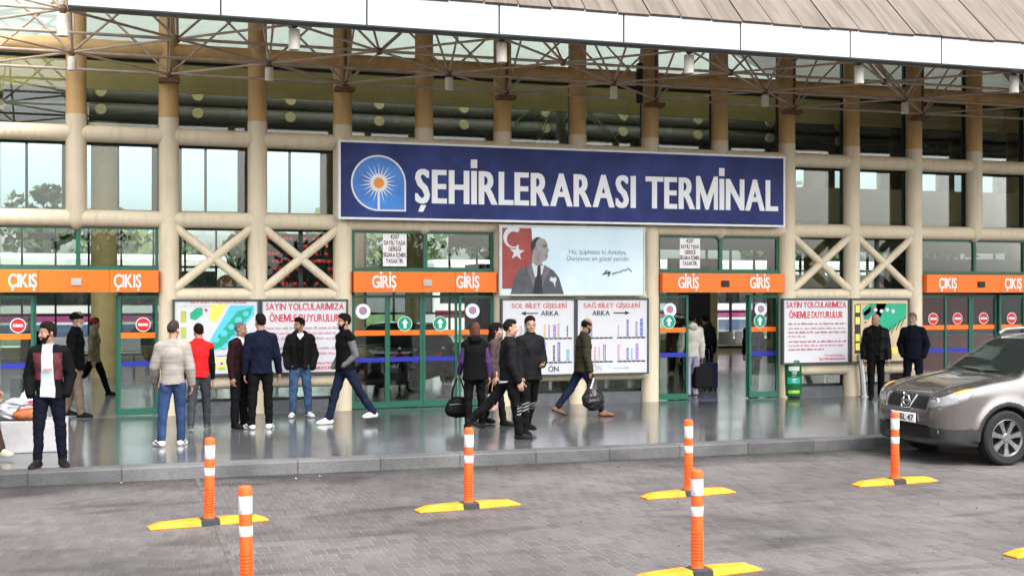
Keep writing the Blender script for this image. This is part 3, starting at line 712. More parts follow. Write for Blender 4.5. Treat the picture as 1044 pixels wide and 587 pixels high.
def bx(x, Y=BY): return P(x, 340, Y).x
def bz(x, y, Y=BY): return P(x, y, Y).z
z0 = bz(220, 383); z1 = bz(220, 305)
def floorplan(x0, x1, za, zb_, label, tan):
    pap = mat('tan_paper', (.58, .45, .28), .4, var=.08) if tan else M_PAPER
    b = Board('map_board', x0, x1, za, zb_, BY, label, 'map board', M_FRG, pap)
    b.text('heading', M_RED if not tan else M_PAPER, 'ALT KAT VAZİYET PLANI', .2, .84, .945, .975, .012)
    for i, v in enumerate((.70, .49) if not tan else (.78, .6, .34, .2)): b.rect('plan_blocks', M_OLV if not tan else M_MAPY, .09, .155, v, v + (.15 if not tan else .11), 1)
    if tan: b.rect('plan_blocks', M_INK, .07, .17, .15, .90, 1)
    if tan: 
        for v in (.78, .6, .34, .2): b.rect('plan_rooms', M_MAPY, .085, .155, v, v + .11, 2)
    b.poly('plan_roads', M_MAPY, [(.42, .73), (.50, .70), (.62, .93), (.44, .93)], 1)
    b.poly('plan_hall', M_MAPG, [(.20, .75), (.26, .73), (.34, .80), (.34, .89), (.27, .89), (.20, .82)], 2)
    if not tan:
        b.poly('plan_lake', M_MAPB, [(.37, .36), (.66, .92), (.94, .92), (.94, .80), (.60, .36), (.46, .32)], 1)
        b.poly('plan_hall', M_MAPG, [(.41, .37), (.74, .84), (.92, .90), (.90, .80), (.56, .38), (.46, .34)], 2)
        for i in range(5): b.poly('plan_pools', M_MAPB, circ(.50 + .085 * i, .47 + .085 * i, .035 + .008 * (i % 2), 16), 3)
        for i in range(5): b.poly('plan_platforms', M_INK, [(.50 + .05 * i, .25 + .09 * i), (.66 + .05 * i, .27 + .1 * i), (.66 + .05 * i, .277 + .1 * i), (.50 + .05 * i, .257 + .09 * i)], 2)
        b.poly('plan_yard', M_MAPY, [(.48, .10), (.62, .10), (.68, .16), (.62, .22), (.48, .22)], 1); b.rect('plan_blocks', M_OLV, .52, .60, .08, .11, 2)
        b.poly('plan_yard_core', M_PAPER, [(.5, .13), (.62, .13), (.64, .16), (.62, .19), (.5, .19)], 2)
    else:
        b.poly('plan_hall', M_MAPG, [(.30, .92), (.95, .92), (.95, .70), (.62, .45), (.5, .5), (.36, .72)], 1)
        b.poly('plan_lake', mat('map_teal', (.02, .22, .18), .4), [(.22, .78), (.34, .88), (.4, .8), (.3, .66), (.22, .68)], 2)
        for i in range(4): b.poly('plan_pools', M_PAPER, circ(.42 + .1 * i, .82 - .02 * (i % 2), .03, 14), 3)
        for i in range(6): b.poly('plan_platforms', M_INK, [(.44 + .08 * i, .3 + .05 * i), (.455 + .08 * i, .3 + .05 * i), (.535 + .08 * i, .46 + .05 * i), (.52 + .08 * i, .46 + .05 * i)], 2)
        b.rect('plan_blocks', M_MAPY, .70, .80, .14, .24, 1)
    for u, v in ((.38, .86), (.25, .63), (.56, .16)): b.poly('plan_marks', M_RED, circ(u, v, .017, 14), 4)
    if not tan: b.poly('plan_marks', M_MAPB, circ(.13, .42, .04, 14), 3)
    b.words('plan_captions', M_INK if tan else M_OLV, .10, .5, .905, .012, 5)
    return b.done()
def notice(x0, x1, za, zb_, label, small):
    b = Board('notice_board', x0, x1, za, zb_, BY, label, 'notice board', M_FRG, M_PAPER, group='red notices to passengers')
    b.text('heading', M_RED, 'SAYIN YOLCULARIMIZA', .06, .95, .855, .945, .018, ref='SAYIN'); b.text('heading', M_RED, 'ÖNEMLE DUYURULUR', .10, .90, .70, .80, .018, ref='NEMLE')
    if small:
        ls = [(.60, 1), (.53, .97), (.47, 1), (.41, .3), (.33, 1), (.27, .96), (.21, .6)]
        for i, (v, e) in enumerate(ls): b.words('notice_lines', M_PINK if i % 2 else mat('print_mid_red', (.50, .16, .18), .5), .09, .95, v, .032, 40 + i, end=e)
        b.text('signature', M_RED, 'Terminal Müdürü', .62, .92, .115, .145, .0); b.text('signature', M_RED, 'İŞLETME MÜDÜRLÜĞÜ', .55, .94, .06, .09, .01)
    else:
        ls = [(.60, 1), (.53, .9), (.46, 1), (.33, .95), (.26, .97)]
        for i, (v, e) in enumerate(ls): b.words('notice_lines', M_PINK, .06, .95, v, .036, 70 + i, end=e)
        b.text('signature', M_RED, 'Terminal Müdürü', .60, .86, .13, .165, .0); b.text('signature', M_RED, 'MÜDÜRLÜĞÜ', .62, .93, .06, .10, .012)
    return b.done()
floorplan(bx(176), bx(264.5), z0, z1, 'station floor plan board with turquoise and green map on white paper', False)
notice(bx(265.5), bx(355), z0, z1, 'white notice with red heading SAYIN YOLCULARIMIZA beside the white paper floor plan', False)
z0r = bz(830, 371); z1r = bz(830, 304)
notice(bx(797.5), bx(866), z0r, z1r, 'white notice with red heading SAYIN YOLCULARIMIZA above the green litter bin', True)
floorplan(bx(867), bx(927), z0r, z1r, 'tan floor plan board with dark green map behind the bald man', True)

# portrait poster
pz0, pz1 = bz(583, 301.5), bz(583, 230.5)
b = Board('portrait_poster', bx(508.5), bx(657), pz0, pz1, BY - .02, 'pale blue poster with man in suit, red flag and a quotation', 'poster', M_FRL, mat('poster_sky', (.52, .70, .77), .3, var=.06, scale=.6, col2=(.66, .77, .80)), .03)
M_FLAG = mat('flag_red', (.30, .055, .048), .4, var=.18, scale=3); M_GREY = mat('print_grey', (.075, .08, .092), .4, var=.25, scale=6); M_SKINP = mat('print_skin_grey', (.27, .25, .245), .4, var=.25, scale=9); M_DGREY = mat('print_dark_grey', (.02, .02, .025), .4, var=.2, scale=8)
b.poly('flag', M_FLAG, [(.02, .10), (.21, .10), (.225, .6), (.215, .96), (.02, .96)], 1)
b.poly('crescent', M_PAPER, [(u, v) for u, v in [(.093 + .068 * math.cos(t), .835 + .145 * math.sin(t)) for t in [R(-62 - 2 + i * 304 / 30) for i in range(31)]]] if False else
       [(.093 + .066 * math.cos(R(-48 - i * 264 / 24)), .825 + .15 * math.sin(R(-48 - i * 264 / 24))) for i in range(25)] + [(.097 + .046 * math.cos(R(-312 + 12 + i * 240 / 24)), .80 + .108 * math.sin(R(-312 + 12 + i * 240 / 24))) for i in range(25)], 2)
b.poly('flag_star', M_PAPER, [(.118 + (.052 if i % 2 == 0 else .021) * math.cos(R(84 + 36 * i)), .615 + (.118 if i % 2 == 0 else .048) * math.sin(R(84 + 36 * i))) for i in range(10)], 3)
b.poly('suit', M_GREY, [(.075, .02), (.10, .24), (.13, .37), (.215, .45), (.30, .44), (.365, .36), (.40, .26), (.435, .02)], 3)
b.poly('suit_shade', M_DGREY, [(.225, .02), (.25, .02), (.29, .02), (.285, .22), (.262, .30), (.235, .22)], 4)
b.poly('shirt', M_PAPER, [(.215, .46), (.235, .26), (.262, .30), (.285, .30), (.300, .44), (.262, .42)], 4)
b.poly('tie', M_DGREY, [(.255, .43), (.275, .43), (.278, .26), (.266, .22), (.250, .27)], 5)
b.poly('lapel', mat('print_light_grey', (.14, .14, .155), .4), [(.185, .43), (.215, .45), (.24, .24), (.226, .1), (.20, .28), (.19, .32)], 5)
b.poly('lapel', MATS['print_light_grey'], [(.30, .44), (.335, .40), (.335, .30), (.315, .28), (.285, .12), (.288, .26)], 5)
b.poly('neck', M_SKINP, [(.218, .56), (.215, .48), (.255, .42), (.285, .45), (.292, .56)], 5)
b.poly('head', M_SKINP, [(.222, .62), (.222, .74), (.24, .81), (.27, .825), (.305, .80), (.32, .74), (.322, .69), (.333, .64), (.322, .62), (.324, .57), (.318, .52), (.296, .49), (.26, .51), (.235, .56)], 6)
b.poly('hair', M_DGREY, [(.215, .64), (.213, .73), (.222, .79), (.245, .83), (.275, .835), (.255, .80), (.243, .75), (.24, .70), (.228, .66)], 7)
b.poly('hair', M_DGREY, [(.288, .705), (.318, .70), (.318, .715), (.288, .72)], 7); b.poly('mouth', M_GREY, [(.302, .565), (.322, .565), (.322, .575), (.302, .575)], 7)
b.poly('handkerchief', M_PAPER, [(.335, .22), (.345, .27), (.365, .255), (.378, .27), (.385, .22), (.375, .20), (.373, .12), (.362, .19)], 5)
b.text('quotation', mat('print_slate', (.16, .22, .27), .5), 'Hiç şüphesiz ki Antalya,', .47, .87, .60, .665, -.004, ref='Hk'); b.text('quotation', MATS['print_slate'], 'Dünyanın en güzel yeridir.', .455, .895, .505, .57, -.004, ref='Dk')
sg = b.g.setdefault(('signature', M_INK.name), MB())
def stroke(pts):
    pts = [Vector((p[0] * b.w, -.006, p[1] * b.h)) for p in pts]; sg.path(pts, .008, 6)
stroke([(.705, .30), (.725, .36), (.735, .37), (.722, .31), (.74, .33)]); stroke([(.745, .36), (.74, .28), (.75, .30), (.757, .335), (.745, .325)])
stroke([(.775, .33), (.768, .31), (.778, .31), (.785, .34), (.79, .32), (.80, .345), (.81, .33), (.825, .36), (.83, .345), (.85, .38), (.855, .36), (.885, .40), (.905, .35)]); stroke([(.70, .31), (.76, .345)])
b.done()

# ticket counters board, two leaves
tz0, tz1 = bz(583, 382.5), bz(583, 304)
cols = [mat('print_purple', (.15, .08, .42), .5), mat('print_violet', (.30, .16, .45), .5), mat('print_sky', (.10, .35, .62), .5), mat('print_gold', (.62, .45, .05), .5), mat('print_teal', (.0, .32, .22), .5), M_PINK, M_INK, mat('print_blue', (.05, .12, .5), .5)]
for side, xA, xB in (('SOL', 510.5, 586.5), ('SAĞ', 587, 661)):
    b = Board('ticket_board', bx(xA), bx(xB), tz0, tz1, BY - .01, f'white ticket counter plan headed {side} BİLET GİŞELERİ', 'sign board', M_FRG, M_PAPER, .03)
    M_HR = mat('print_coral', (.62, .10, .09), .5); L_ = side == 'SOL'
    b.text('heading', M_HR, side + ' BİLET GİŞELERİ', .14 if L_ else .10, .88, .875, .935, .016, ref='BIL')
    b.text('row_word', M_INK, 'ARKA', .53 if L_ else .22, .77 if L_ else .46, .775, .84, .02); b.text('row_word', M_INK if L_ else mat('print_pale_grey', (.4, .4, .42), .5), 'ÖN', .63 if L_ else .22, .77 if L_ else .35, .055, .125, .016, ref='N')
    ai = M_INK
    if L_: b.poly('arrow', ai, [(.26, .807), (.33, .835), (.33, .815), (.49, .815), (.49, .80), (.33, .80), (.33, .78)], 2)
    else:
        b.poly('arrow', ai, [(.74, .807), (.67, .835), (.67, .815), (.51, .815), (.51, .80), (.67, .80), (.67, .78)], 2)
        b.poly('arrow', MATS['print_pale_grey'], [(.74, .085), (.67, .11), (.67, .092), (.51, .092), (.51, .078), (.67, .078), (.67, .06)], 2)
    rnd = random.Random(5 if L_ else 9)
    for row, (v0, v1) in enumerate(((.50, .75), (.19, .44))):
        for a, c in ((.05, .50), (.56, .95)):
            b.rect('counter_row', M_INK, a, c, v0 - .028, v0 - .008, 2)
            nn = int((c - a) / .062)
            for i in range(nn):
                b.rect('counter_numbers', M_PAPER, a + i * .062 + .01, a + i * .062 + .02, v0 - .024, v0 - .012, 3)
                if rnd.random() < .72:
                    m = rnd.choice(cols); w = rnd.choice((.018, .026, .04)); q = a + .01 + i * .062; hh = rnd.uniform(.5, .98) * (v1 - v0); st = rnd.random()
                    if st < .25: b.rect('company_names', m, q, q + w + .01, v0, v0 + hh, 2); b.rect('company_names', M_PAPER, q + .012, q + .02, v0 + .02, v0 + hh - .02, 3)
                    else:
                        vv = v0
                        while vv < v0 + hh: g = rnd.uniform(.012, .026); b.rect('company_names', m, q, q + w, vv, vv + g, 2); vv += g + .008
    b.done()
# round stand number and departure display inside the hall
nb = empty('stand_number', P(231, 290, 21.8), label='round orange-brown stand number 14 behind the crossed window', cat='number sign')
MB().plate(circ(0, 0, .17), 0, .02).build('number_disc', mat('brown_orange', (.32, .11, .03), .4), nb)
tb = MB(); text_into(tb, '14', -.11, .11, -.08, .08, -.01, .02, .006); tb.build('number_lettering', mat('number_cream', (.7, .6, .45), .5), nb)
p = P(311, 272, 23.2)
db = empty('departure_display', (p.x, 23.2, p.z), label='dark departure display with rows of red figures behind the window', cat='display')
MB().box(-.95, .95, 0, .15, -.85, .62).build('display_case', mat('display_black', (.01, .01, .012), .3), db, bevel=.02)
mb = MB(); rnd = random.Random(3)
for r in range(9):
    x = -.85
    while x < .82:
        l = rnd.uniform(.03, .09)
        if rnd.random() < .5: mb.box(x, x + l, -.008, -.002, .50 - r * .14, .555 - r * .14)
        x += l + .02
mb.build('display_figures', mat('red_led', (.1, .0, .0), .5, em=((1, .06, .04), .12)), db)
# ------------------------------------------------------------------ people
M_SKIN = [mat('skin', (.27, .152, .103), .6, var=.1, scale=14, spec=.2), mat('skin_olive', (.22, .12, .078), .6, var=.1, scale=14, spec=.2)]
M_EYEW = mat('eye_white', (.36, .33, .31), .3); M_EYED = mat('eye_dark', (.03, .02, .015), .3); M_LIP = mat('lips', (.33, .14, .11), .45)
def cloth(name, col, rough=.85, bump=.12, bs=90, var=.16, sheen=0): return mat(name, col, rough, var=var, scale=9, bump=bump, bscale=bs, spec=.06)
V3 = lambda *a: np.array(a, float)
def nrm(v): return v / max(np.linalg.norm(v), 1e-9)
def ldir(flex, abd, sgn):
    f, a = R(flex), R(abd); return V3(sgn * math.sin(a), -math.sin(f) * math.cos(a), -math.cos(f) * math.cos(a))
def rotz(v, a): c, s_ = math.cos(a), math.sin(a); return V3(v[0] * c - v[1] * s_, v[0] * s_ + v[1] * c, v[2])
def bone_wrinkle(p, amp, seed):
    r = np.random.RandomState(seed); o = 0
    for f, a in ((38, 1.), (61, .6), (95, .3)):
        d = r.normal(size=(2, 3)); d[:, 2] *= 1.3; d /= np.linalg.norm(d, axis=1)[:, None]; ph = r.uniform(0, 6, 2)
        w = f * (d[0, 0] * p[0] + d[0, 1] * p[1] + d[0, 2] * p[2]) + ph[0]
        w = w + 1.6 * np.sin(.45 * f * (d[1, 0] * p[0] + d[1, 1] * p[1] + d[1, 2] * p[2]) + ph[1])
        o = o + a * np.sin(w)
    return amp * .6 * o

def person(loc, face, label, H=1.75, lean=0, head=(0, 0, 0), legs=((0, 0, 4, 8), (0, 0, 4, 8)), arms=((-4, 9, 8, 2), (-4, 9, 8, 2)), heel=(0, 0),
           top=(), trousers=None, shoes=((.006, .006, .006), (.01, .01, .01)), hair=None, skin=0, fat=0., female=False, beard=None, seed=1, shrug=0., pocket=(0, 0), glasses=False, group=None, twist=0):
    s = H / 1.75; sw = .166 - (.018 if female else 0)
    up = V3(0, -math.sin(R(lean)), math.cos(R(lean))); side = rotz(V3(1, 0, 0), R(twist)); fr = nrm(np.cross(side, up)) ; fr = fr if fr[1] < 0 else -fr
    J = {}; P0 = V3(0, 0, 0); J['P'] = P0
    J['waist'] = P0 + .13 * up; J['chest'] = P0 + .33 * up; J['neck'] = P0 + .53 * up
    hy, hp = R(head[0]), R(head[1])
    hb = J['neck'] + .06 * up; hx = rotz(V3(1, 0, 0), hy); hf = rotz(V3(0, -math.cos(hp), -math.sin(hp)), hy); hu = nrm(np.cross(hf, hx)); hu = hu if hu[2] > 0 else -hu
    J['head'] = hb + .09 * hu + .018 * hf
    low = 9.
    for i, sg in ((0, -1), (1, 1)):
        fl, kn, ab, fy = legs[i]
        h = P0 + V3(sg * .088, 0, -.04); k = h + .405 * ldir(fl, ab, sg); a = k + .41 * ldir(fl - kn, ab * .6, sg)
        J['hip', i], J['knee', i], J['ank', i] = h, k, a
        ft = rotz(V3(0, -1, 0), R(sg * fy)); hl = R(heel[i]); J['foot', i] = nrm(ft * math.cos(hl) + V3(0, 0, -math.sin(hl)))
        n = nrm(V3(0, 0, 1) * math.cos(hl) + ft * math.sin(hl)); J['fup', i] = n
        t = a - .078 * n + .15 * J['foot', i]; b = a - .078 * n - .05 * J['foot', i]; low = min(low, t[2], b[2])
        sh = J['neck'] - .095 * up + side * sg * sw + V3(0, 0, shrug); uf, ua, ff, fi = arms[i]
        e = sh + .285 * ldir(uf, ua, sg); w = e + .25 * ldir(ff, fi, sg)
        J['sh', i], J['el', i], J['wr', i] = sh, e, w; J['fd', i] = nrm(w - e)
    off = V3(0, 0, -low)
    for k in list(J):
        if not (isinstance(k, tuple) and k[0] in ('foot', 'fup', 'fd')): J[k] = (J[k] + off) * s
    P0 = J['P']
    root = empty('person', loc, R(face), label=label, cat='person', group=group)
    pts = np.array([J[k] for k in J if not (isinstance(k, tuple) and k[0] in ('foot', 'fup', 'fd'))]); lo, hi = pts.min(0) - .26, pts.max(0) + .26; lo[2] = -.02
    HM = np.stack([hx, -hf, hu], 1)           # head frame: x right-left, -y front, z up
    def hp_(x, y, z): return J['head'] + s * (HM @ V3(x, y, z))
    # ---- body, one continuous skin
    F = Field(lo, hi, .0078)
    q = .72
    F.cone(J['P'] - .02 * s * up, J['waist'], (.125) * s, .118 * s, .03, fr, q); F.cone(J['waist'], J['chest'], .118 * s, .135 * s, .03, fr, q); F.cone(J['chest'], J['neck'] - .08 * s * up, .135 * s, .09 * s, .03, fr, q)
    F.cone(J['neck'] - .06 * s * up, hp_(0, .012, -.02), .056 * s, .053 * s, .03)
    for i in (0, 1):
        F.cone(J['neck'] - .04 * s * up, J['sh', i], .045 * s, .05 * s, .03); F.cone(J['sh', i], J['el', i], .046 * s, .036 * s, .02); F.cone(J['el', i], J['wr', i], .036 * s, .026 * s, .015)
        F.cone(J['hip', i], J['knee', i], .08 * s, .05 * s, .03); F.cone(J['knee', i], J['ank', i], .05 * s, .035 * s, .015); F.cone(J['ank', i], J['ank', i] + .12 * s * J['foot', i] - .04 * s * J['fup', i], .035 * s, .03 * s, .015)
        if pocket[i]: continue
        d = J['fd', i]; w = J['wr', i]; sg = (-1, 1)[i]
        th = V3(0, -.95, .35); th = nrm(th - d * th.dot(d)); n = np.cross(d, th) * (1 if i == 0 else -1); n = nrm(n)
        if n[0] * sg > 0: n = -n                # the palm faces the body
        F.cone(w, w + .03 * s * d, .026 * s, .03 * s, .012, n, .7)
        for j in range(4):
            o = (j - 1.5) * .0195 * s * -th; kx = w + d * (.088 - .004 * abs(j - 1)) * s + o
            F.cone(w + .02 * s * d + o * .7, kx, .0145 * s, .0125 * s, .008)
            L = (.040, .044, .041, .032)[j] * s; a1 = kx + L * nrm(d + .35 * n); a2 = a1 + L * .65 * nrm(d * .8 + .75 * n); a3 = a2 + L * .5 * nrm(d * .45 + n)
            F.cone(kx, a1, .0112 * s, .0102 * s, .003); F.cone(a1, a2, .0102 * s, .0096 * s, .003); F.cone(a2, a3, .0096 * s, .0088 * s, .003)
        t0 = w + d * .028 * s + th * .022 * s; t1 = t0 + .036 * s * nrm(d * .7 + th * .8 + n * .35); t2 = t1 + .03 * s * nrm(d + th * .25 + n * .35)
        F.cone(w + d * .02 * s, t0, .018 * s, .016 * s, .01); F.cone(t0, t1, .0145 * s, .012 * s, .006); F.cone(t1, t2, .012 * s, .0095 * s, .004)
    E_ = lambda c, r, k=.012, op='add': F.ell(hp_(*c), [x * s for x in r], k * s, HM, op)
    C_ = lambda a, b, ra, rb, k=.01: F.cone(hp_(*a), hp_(*b), ra * s, rb * s, k * s)
    E_((0, .014, .032), (.074, .094, .088)); E_((0, -.028, -.04), (.060 + fat * .2, .064, .078), .02); E_((0, -.062, -.094), (.026, .024, .02), .02); C_((-.05, .0, -.07), (-.015, -.06, -.095), .016, .016, .02); C_((.05, .0, -.07), (.015, -.06, -.095), .016, .016, .02)
    C_((-.03, -.079, .016), (.03, -.079, .016), .011, .011, .012)
    for sg in (-1, 1):
        E_((sg * .031, -.099, -.003), (.017, .014, .012), .012, 'sub'); E_((sg * .031, -.078, -.004), (.0135, .0125, .0125), .004); E_((sg * .043, -.066, -.038), (.02, .018, .02), .02)
        E_((sg * .075, .012, -.012), (.011, .019, .031), .006)
    C_((0, -.086, .004), (0, -.108, -.034), .008, .0125, .008); C_((-.012, -.09, -.038), (.012, -.09, -.038), .010, .010, .006)
    C_((-.019, -.088, -.062), (.019, -.088, -.062), .0075, .0075, .005); C_((-.016, -.087, -.071), (.016, -.087, -.071), .0075, .0075, .004)
    V, Q = F.surf(); cen = V[Q].mean(1); L = ((cen - J['head']) @ HM) / s
    mi = np.zeros(len(Q), np.int32)
    fm = (L[:, 1] < -.055)
    for sg in (-1, 1):
        dx, dz = (L[:, 0] - sg * .031), (L[:, 2] + .004)
        mi[fm & ((dx / .013) ** 2 + (dz / .0062) ** 2 < 1)] = 1; mi[fm & (dx ** 2 + dz ** 2 < .0066 ** 2)] = 2
        mi[fm & (abs(dx) < .019) & (abs(L[:, 2] - .022 + dx * sg * .12) < .0058)] = 2
    mi[fm & (abs(L[:, 0]) < .024) & (abs(L[:, 2] + .0665) < .0085) & (L[:, 1] < -.08)] = 3
    o = link('body', np_mesh('body', V, Q, mi), [M_SKIN[skin], M_EYED if hair and hair.get('dim') else M_EYEW, M_EYED, M_LIP], root)
    # ---- hair
    def hairmesh(name, col, build, cutf, h=.0078, rough=.6, wr=.0035, m=None):
        c = J['head']; G_ = Field(c - .24 * s, c + .2 * s, h); build(G_); p = G_.grid(); rel_ = [p[k] - c[k] for k in range(3)]
        l = [(rel_[0] * HM[0, j] + rel_[1] * HM[1, j] + rel_[2] * HM[2, j]) / s for j in range(3)]
        G_.F = G_.F + bone_wrinkle(p, wr, seed + 5) if wr else G_.F
        if cutf is not None: G_.F = np.maximum(G_.F, cutf(*l))
        v, q_ = G_.surf()
        if len(q_): link(name, np_mesh(name, v, q_), m or mat('hair_%d_%d_%d' % tuple(int(x * 999) for x in col), col, .85, var=.45, scale=60, bump=.7, bscale=160, spec=.1), root)
    def ramp(y, y0, z0, y1, z1): return z0 + (z1 - z0) * np.clip((y - y0) / (y1 - y0), 0, 1)
    def hairline(x, y, z):
        zl = np.interp(y, [-.10, -.075, -.055, -.035, -.015, .012, .03, .05, .085, .11], [.080, .070, .052, .034, -.022, -.022, .004, -.03, -.078, -.082])
        return zl + .004 * np.sin(70 * x + seed) + .003 * np.sin(130 * x + 90 * y) - z
    if hair:
        st = hair['style']; col = hair['col']; v = hair.get('vol', .010)
        def cap(G_): G_.ell(hp_(0, .016, .034), [(.0765 + v * .25) * s, (.0965 + v * .4) * s, (.088 + v * 1.1) * s], 0, HM); G_.ell(hp_(0, -.02, .09), [.058 * s, .066 * s, (.036 + v) * s], .02, HM)
        if st == 'short': hairmesh('hair', col, cap, lambda x, y, z: hairline(x, y, z) * s, wr=.0045)
        elif st == 'balding': hairmesh('hair', col, lambda G_: G_.ell(hp_(0, .018, .022), [.081 * s, .097 * s, .088 * s], 0, HM), lambda x, y, z: np.maximum(np.maximum(ramp(y, -.05, .03, .03, -.03) - .03 * np.clip((y - .03) / .05, 0, 1) - z, z - ramp(y, -.02, .055, .08, .075)), -.045 - y) * s)
        elif st == 'stubble': hairmesh('hair', col, lambda G_: G_.ell(hp_(0, .016, .034), [.0765 * s, .0965 * s, .0885 * s], 0, HM), lambda x, y, z: np.maximum(ramp(y, -.03, .06, .03, -.01) - .05 * np.clip((y - .02) / .06, 0, 1) - z, -.05 - y) * s, wr=.001)
        elif st == 'long':
            def lb(G_): cap(G_); G_.cone(hp_(0, .06, .03), hp_(0, .085, -.16), .078 * s, .06 * s, .03); G_.cone(hp_(-.05, .03, 0), hp_(-.055, .05, -.14), .04 * s, .035 * s, .02); G_.cone(hp_(.05, .03, 0), hp_(.055, .05, -.14), .04 * s, .035 * s, .02)
            hairmesh('hair', col, lb, lambda x, y, z: np.maximum(ramp(y, -.085, .055, .0, -.3) - z, -1) * s, wr=.006)
        if hair.get('cap') is not None:
            cc = hair['cap']; kind = hair.get('capkind', 'beanie'); m = cloth('cap_%d_%d_%d' % tuple(int(x * 999) for x in cc), cc)
            def cb(G_):
                G_.ell(hp_(0, .014, .042), [.089 * s, .108 * s, .092 * s], 0, HM)
                if kind == 'beanie':
                    G_.ell(hp_(0, .016, .045), [.094 * s, .113 * s, .04 * s], .01, HM)
            hairmesh('cap', cc, cb, lambda x, y, z: (ramp(y, -.09, .035, .09, .0) - z) * s, wr=.002, m=m)
            if kind == 'peak': hairmesh('cap_peak', cc, lambda G_: G_.ell(hp_(0, -.12, .05), [.07 * s, .065 * s, .012 * s], 0, HM), None, wr=0, m=m)
        b_ = hair.get('beard')
        if b_ is not None:
            th_ = hair.get('bl', .007)
            def bb(G_):
                G_.ell(hp_(0, -.028, -.042), [(.060 + th_ * .6) * s, (.064 + th_) * s, (.078 + th_ * 1.3) * s], 0, HM); G_.ell(hp_(0, -.062, -.096), [(.026 + th_) * s, (.024 + th_) * s, (.02 + th_ * 1.5) * s], .02, HM); G_.cone(hp_(-.022, -.088, -.05), hp_(.022, -.088, -.05), .0085 * s, .0085 * s, .006)
            def bc(x, y, z):
                jaw = z - ramp(y, -.08, -.046, .0, -.005); mouth = .012 - np.sqrt((x / 1.9) ** 2 + (z + .0665) ** 2); return np.maximum(np.maximum(jaw, np.minimum(mouth, 1) - (y > -.06) * 1.), y - .022) * s
            hairmesh('beard', b_, bb, bc, wr=.0015)
    if glasses:
        mb = MB()
        for sg in (-1, 1):
            mb.path([hp_(sg * .033 + .019 * math.cos(t), -.1, -.002 + .015 * math.sin(t)) for t in np.linspace(0, 6.283, 13)], .0022, 6); mb.path([hp_(sg * .052, -.1, .0), hp_(sg * .076, -.04, .004), hp_(sg * .079, .01, 0)], .002, 6)
        mb.path([hp_(-.014, -.101, .0), hp_(.014, -.101, 0)], .002, 6); mb.build('glasses', M_BLACK, root)
    # ---- clothes for the upper body, inner layer first
    for li, g in enumerate(top):
        inf = (g.get('inf', .012 + .012 * li) * .62 + .002 + (.006 if li and li == len(top) - 1 else 0)) * s; hem = g.get('hem', -.06) * s; arm = g.get('arm', True); puff = g.get('puff', 0) * .8 * s
        hh = .0088; T = Field(lo, hi, hh); p = T.grid()
        q = .76; w_ = fat * s
        T.cone(P0 + min(hem - .03 * s, -.04 * s) * up, J['waist'], (.148 + (.012 if hem < -.12 * s else 0)) * s + inf + w_, .124 * s + inf + w_ * 1.3, .03, fr, q + .02); T.cone(J['waist'], J['chest'], .124 * s + inf + w_ * 1.3, .145 * s + inf + w_ * .6, .04, fr, q); T.cone(J['chest'], J['neck'] - .10 * s * up, .145 * s + inf + w_ * .6, .10 * s + inf, .04, fr, q)
        for i in (0, 1): T.cone(J['neck'] - .035 * s * up, J['sh', i] + .0 * up, .045 * s + inf, .05 * s + inf + puff * .3, .04)
        hv = [p[k] - P0[k] for k in range(3)]; h_ = hv[0] * up[0] + hv[1] * up[1] + hv[2] * up[2]; f_ = hv[0] * fr[0] + hv[1] * fr[1] + hv[2] * fr[2]; s_ = hv[0] * side[0] + hv[1] * side[1] + hv[2] * side[2]
        T.F = np.maximum(T.F, hem + .006 * np.sin(14 * s_ / s + seed) * s - h_)
        nk = g.get('neck', .035)
        if g.get('collar', 0): T.cone(J['neck'] - .05 * s * up, J['neck'] + g['collar'] * s * up + .012 * s * hf, .066 * s + inf * .5, .064 * s + inf * .4, .015)
        T.F = np.maximum(T.F, h_ - ((.53 + (g['collar'] if g.get('collar') else .0 + nk)) * s + .0 * f_ - .12 * np.maximum(f_, 0)))
        if g.get('open') is not None:
            w0, w1 = g['open']; wid = w0 * s + (w1 - w0) * s * np.clip(h_ / (.5 * s), 0, 1); T.F = np.maximum(T.F, np.minimum(wid - abs(s_), f_ - .0))
        if arm:
            for i in (0, 1):
                cf = g.get('cuff', .93); c = J['el', i] + (J['wr', i] - J['el', i]) * cf
                T.cone(J['sh', i], J['el', i], .052 * s + inf + puff, .042 * s + inf + puff, .03); T.cone(J['el', i], c, .042 * s + inf + puff, .029 * s + inf + puff * .8, .015)
        else:
            for i in (0, 1):  # armholes
                pass
        if g.get('hood'): T.ell(J['neck'] - fr * .10 * s + .0 * up, [.10 * s, .065 * s, .075 * s], .03); T.cone(J['neck'] - side * .08 * s + .01 * up, J['neck'] - fr * .1 * s, .04 * s, .05 * s, .03); T.cone(J['neck'] + side * .08 * s + .01 * up, J['neck'] - fr * .1 * s, .04 * s, .05 * s, .03)
        T.F = T.F + bone_wrinkle(p, g.get('wr', .0038 if li < len(top) - 1 else .0066) * (.45 if g.get('quilt') else 1) * s, seed + 11 * li)
        if g.get('quilt'): T.F = T.F - .0026 * s * np.abs(np.sin(h_ * math.pi / (g['quilt'] * s))) + .0015 * s
        if g.get('cross'): T.F = T.F - .0045 * s * np.abs(np.sin((h_ + s_) * math.pi / (.055 * s))) * np.abs(np.sin((h_ - s_) * math.pi / (.055 * s))) + .003 * s
        v, q_ = T.surf(); v = relax(v, q_, 2, .5); c_ = v[q_].mean(1) - P0; mi = None; ms_ = [g['m']]
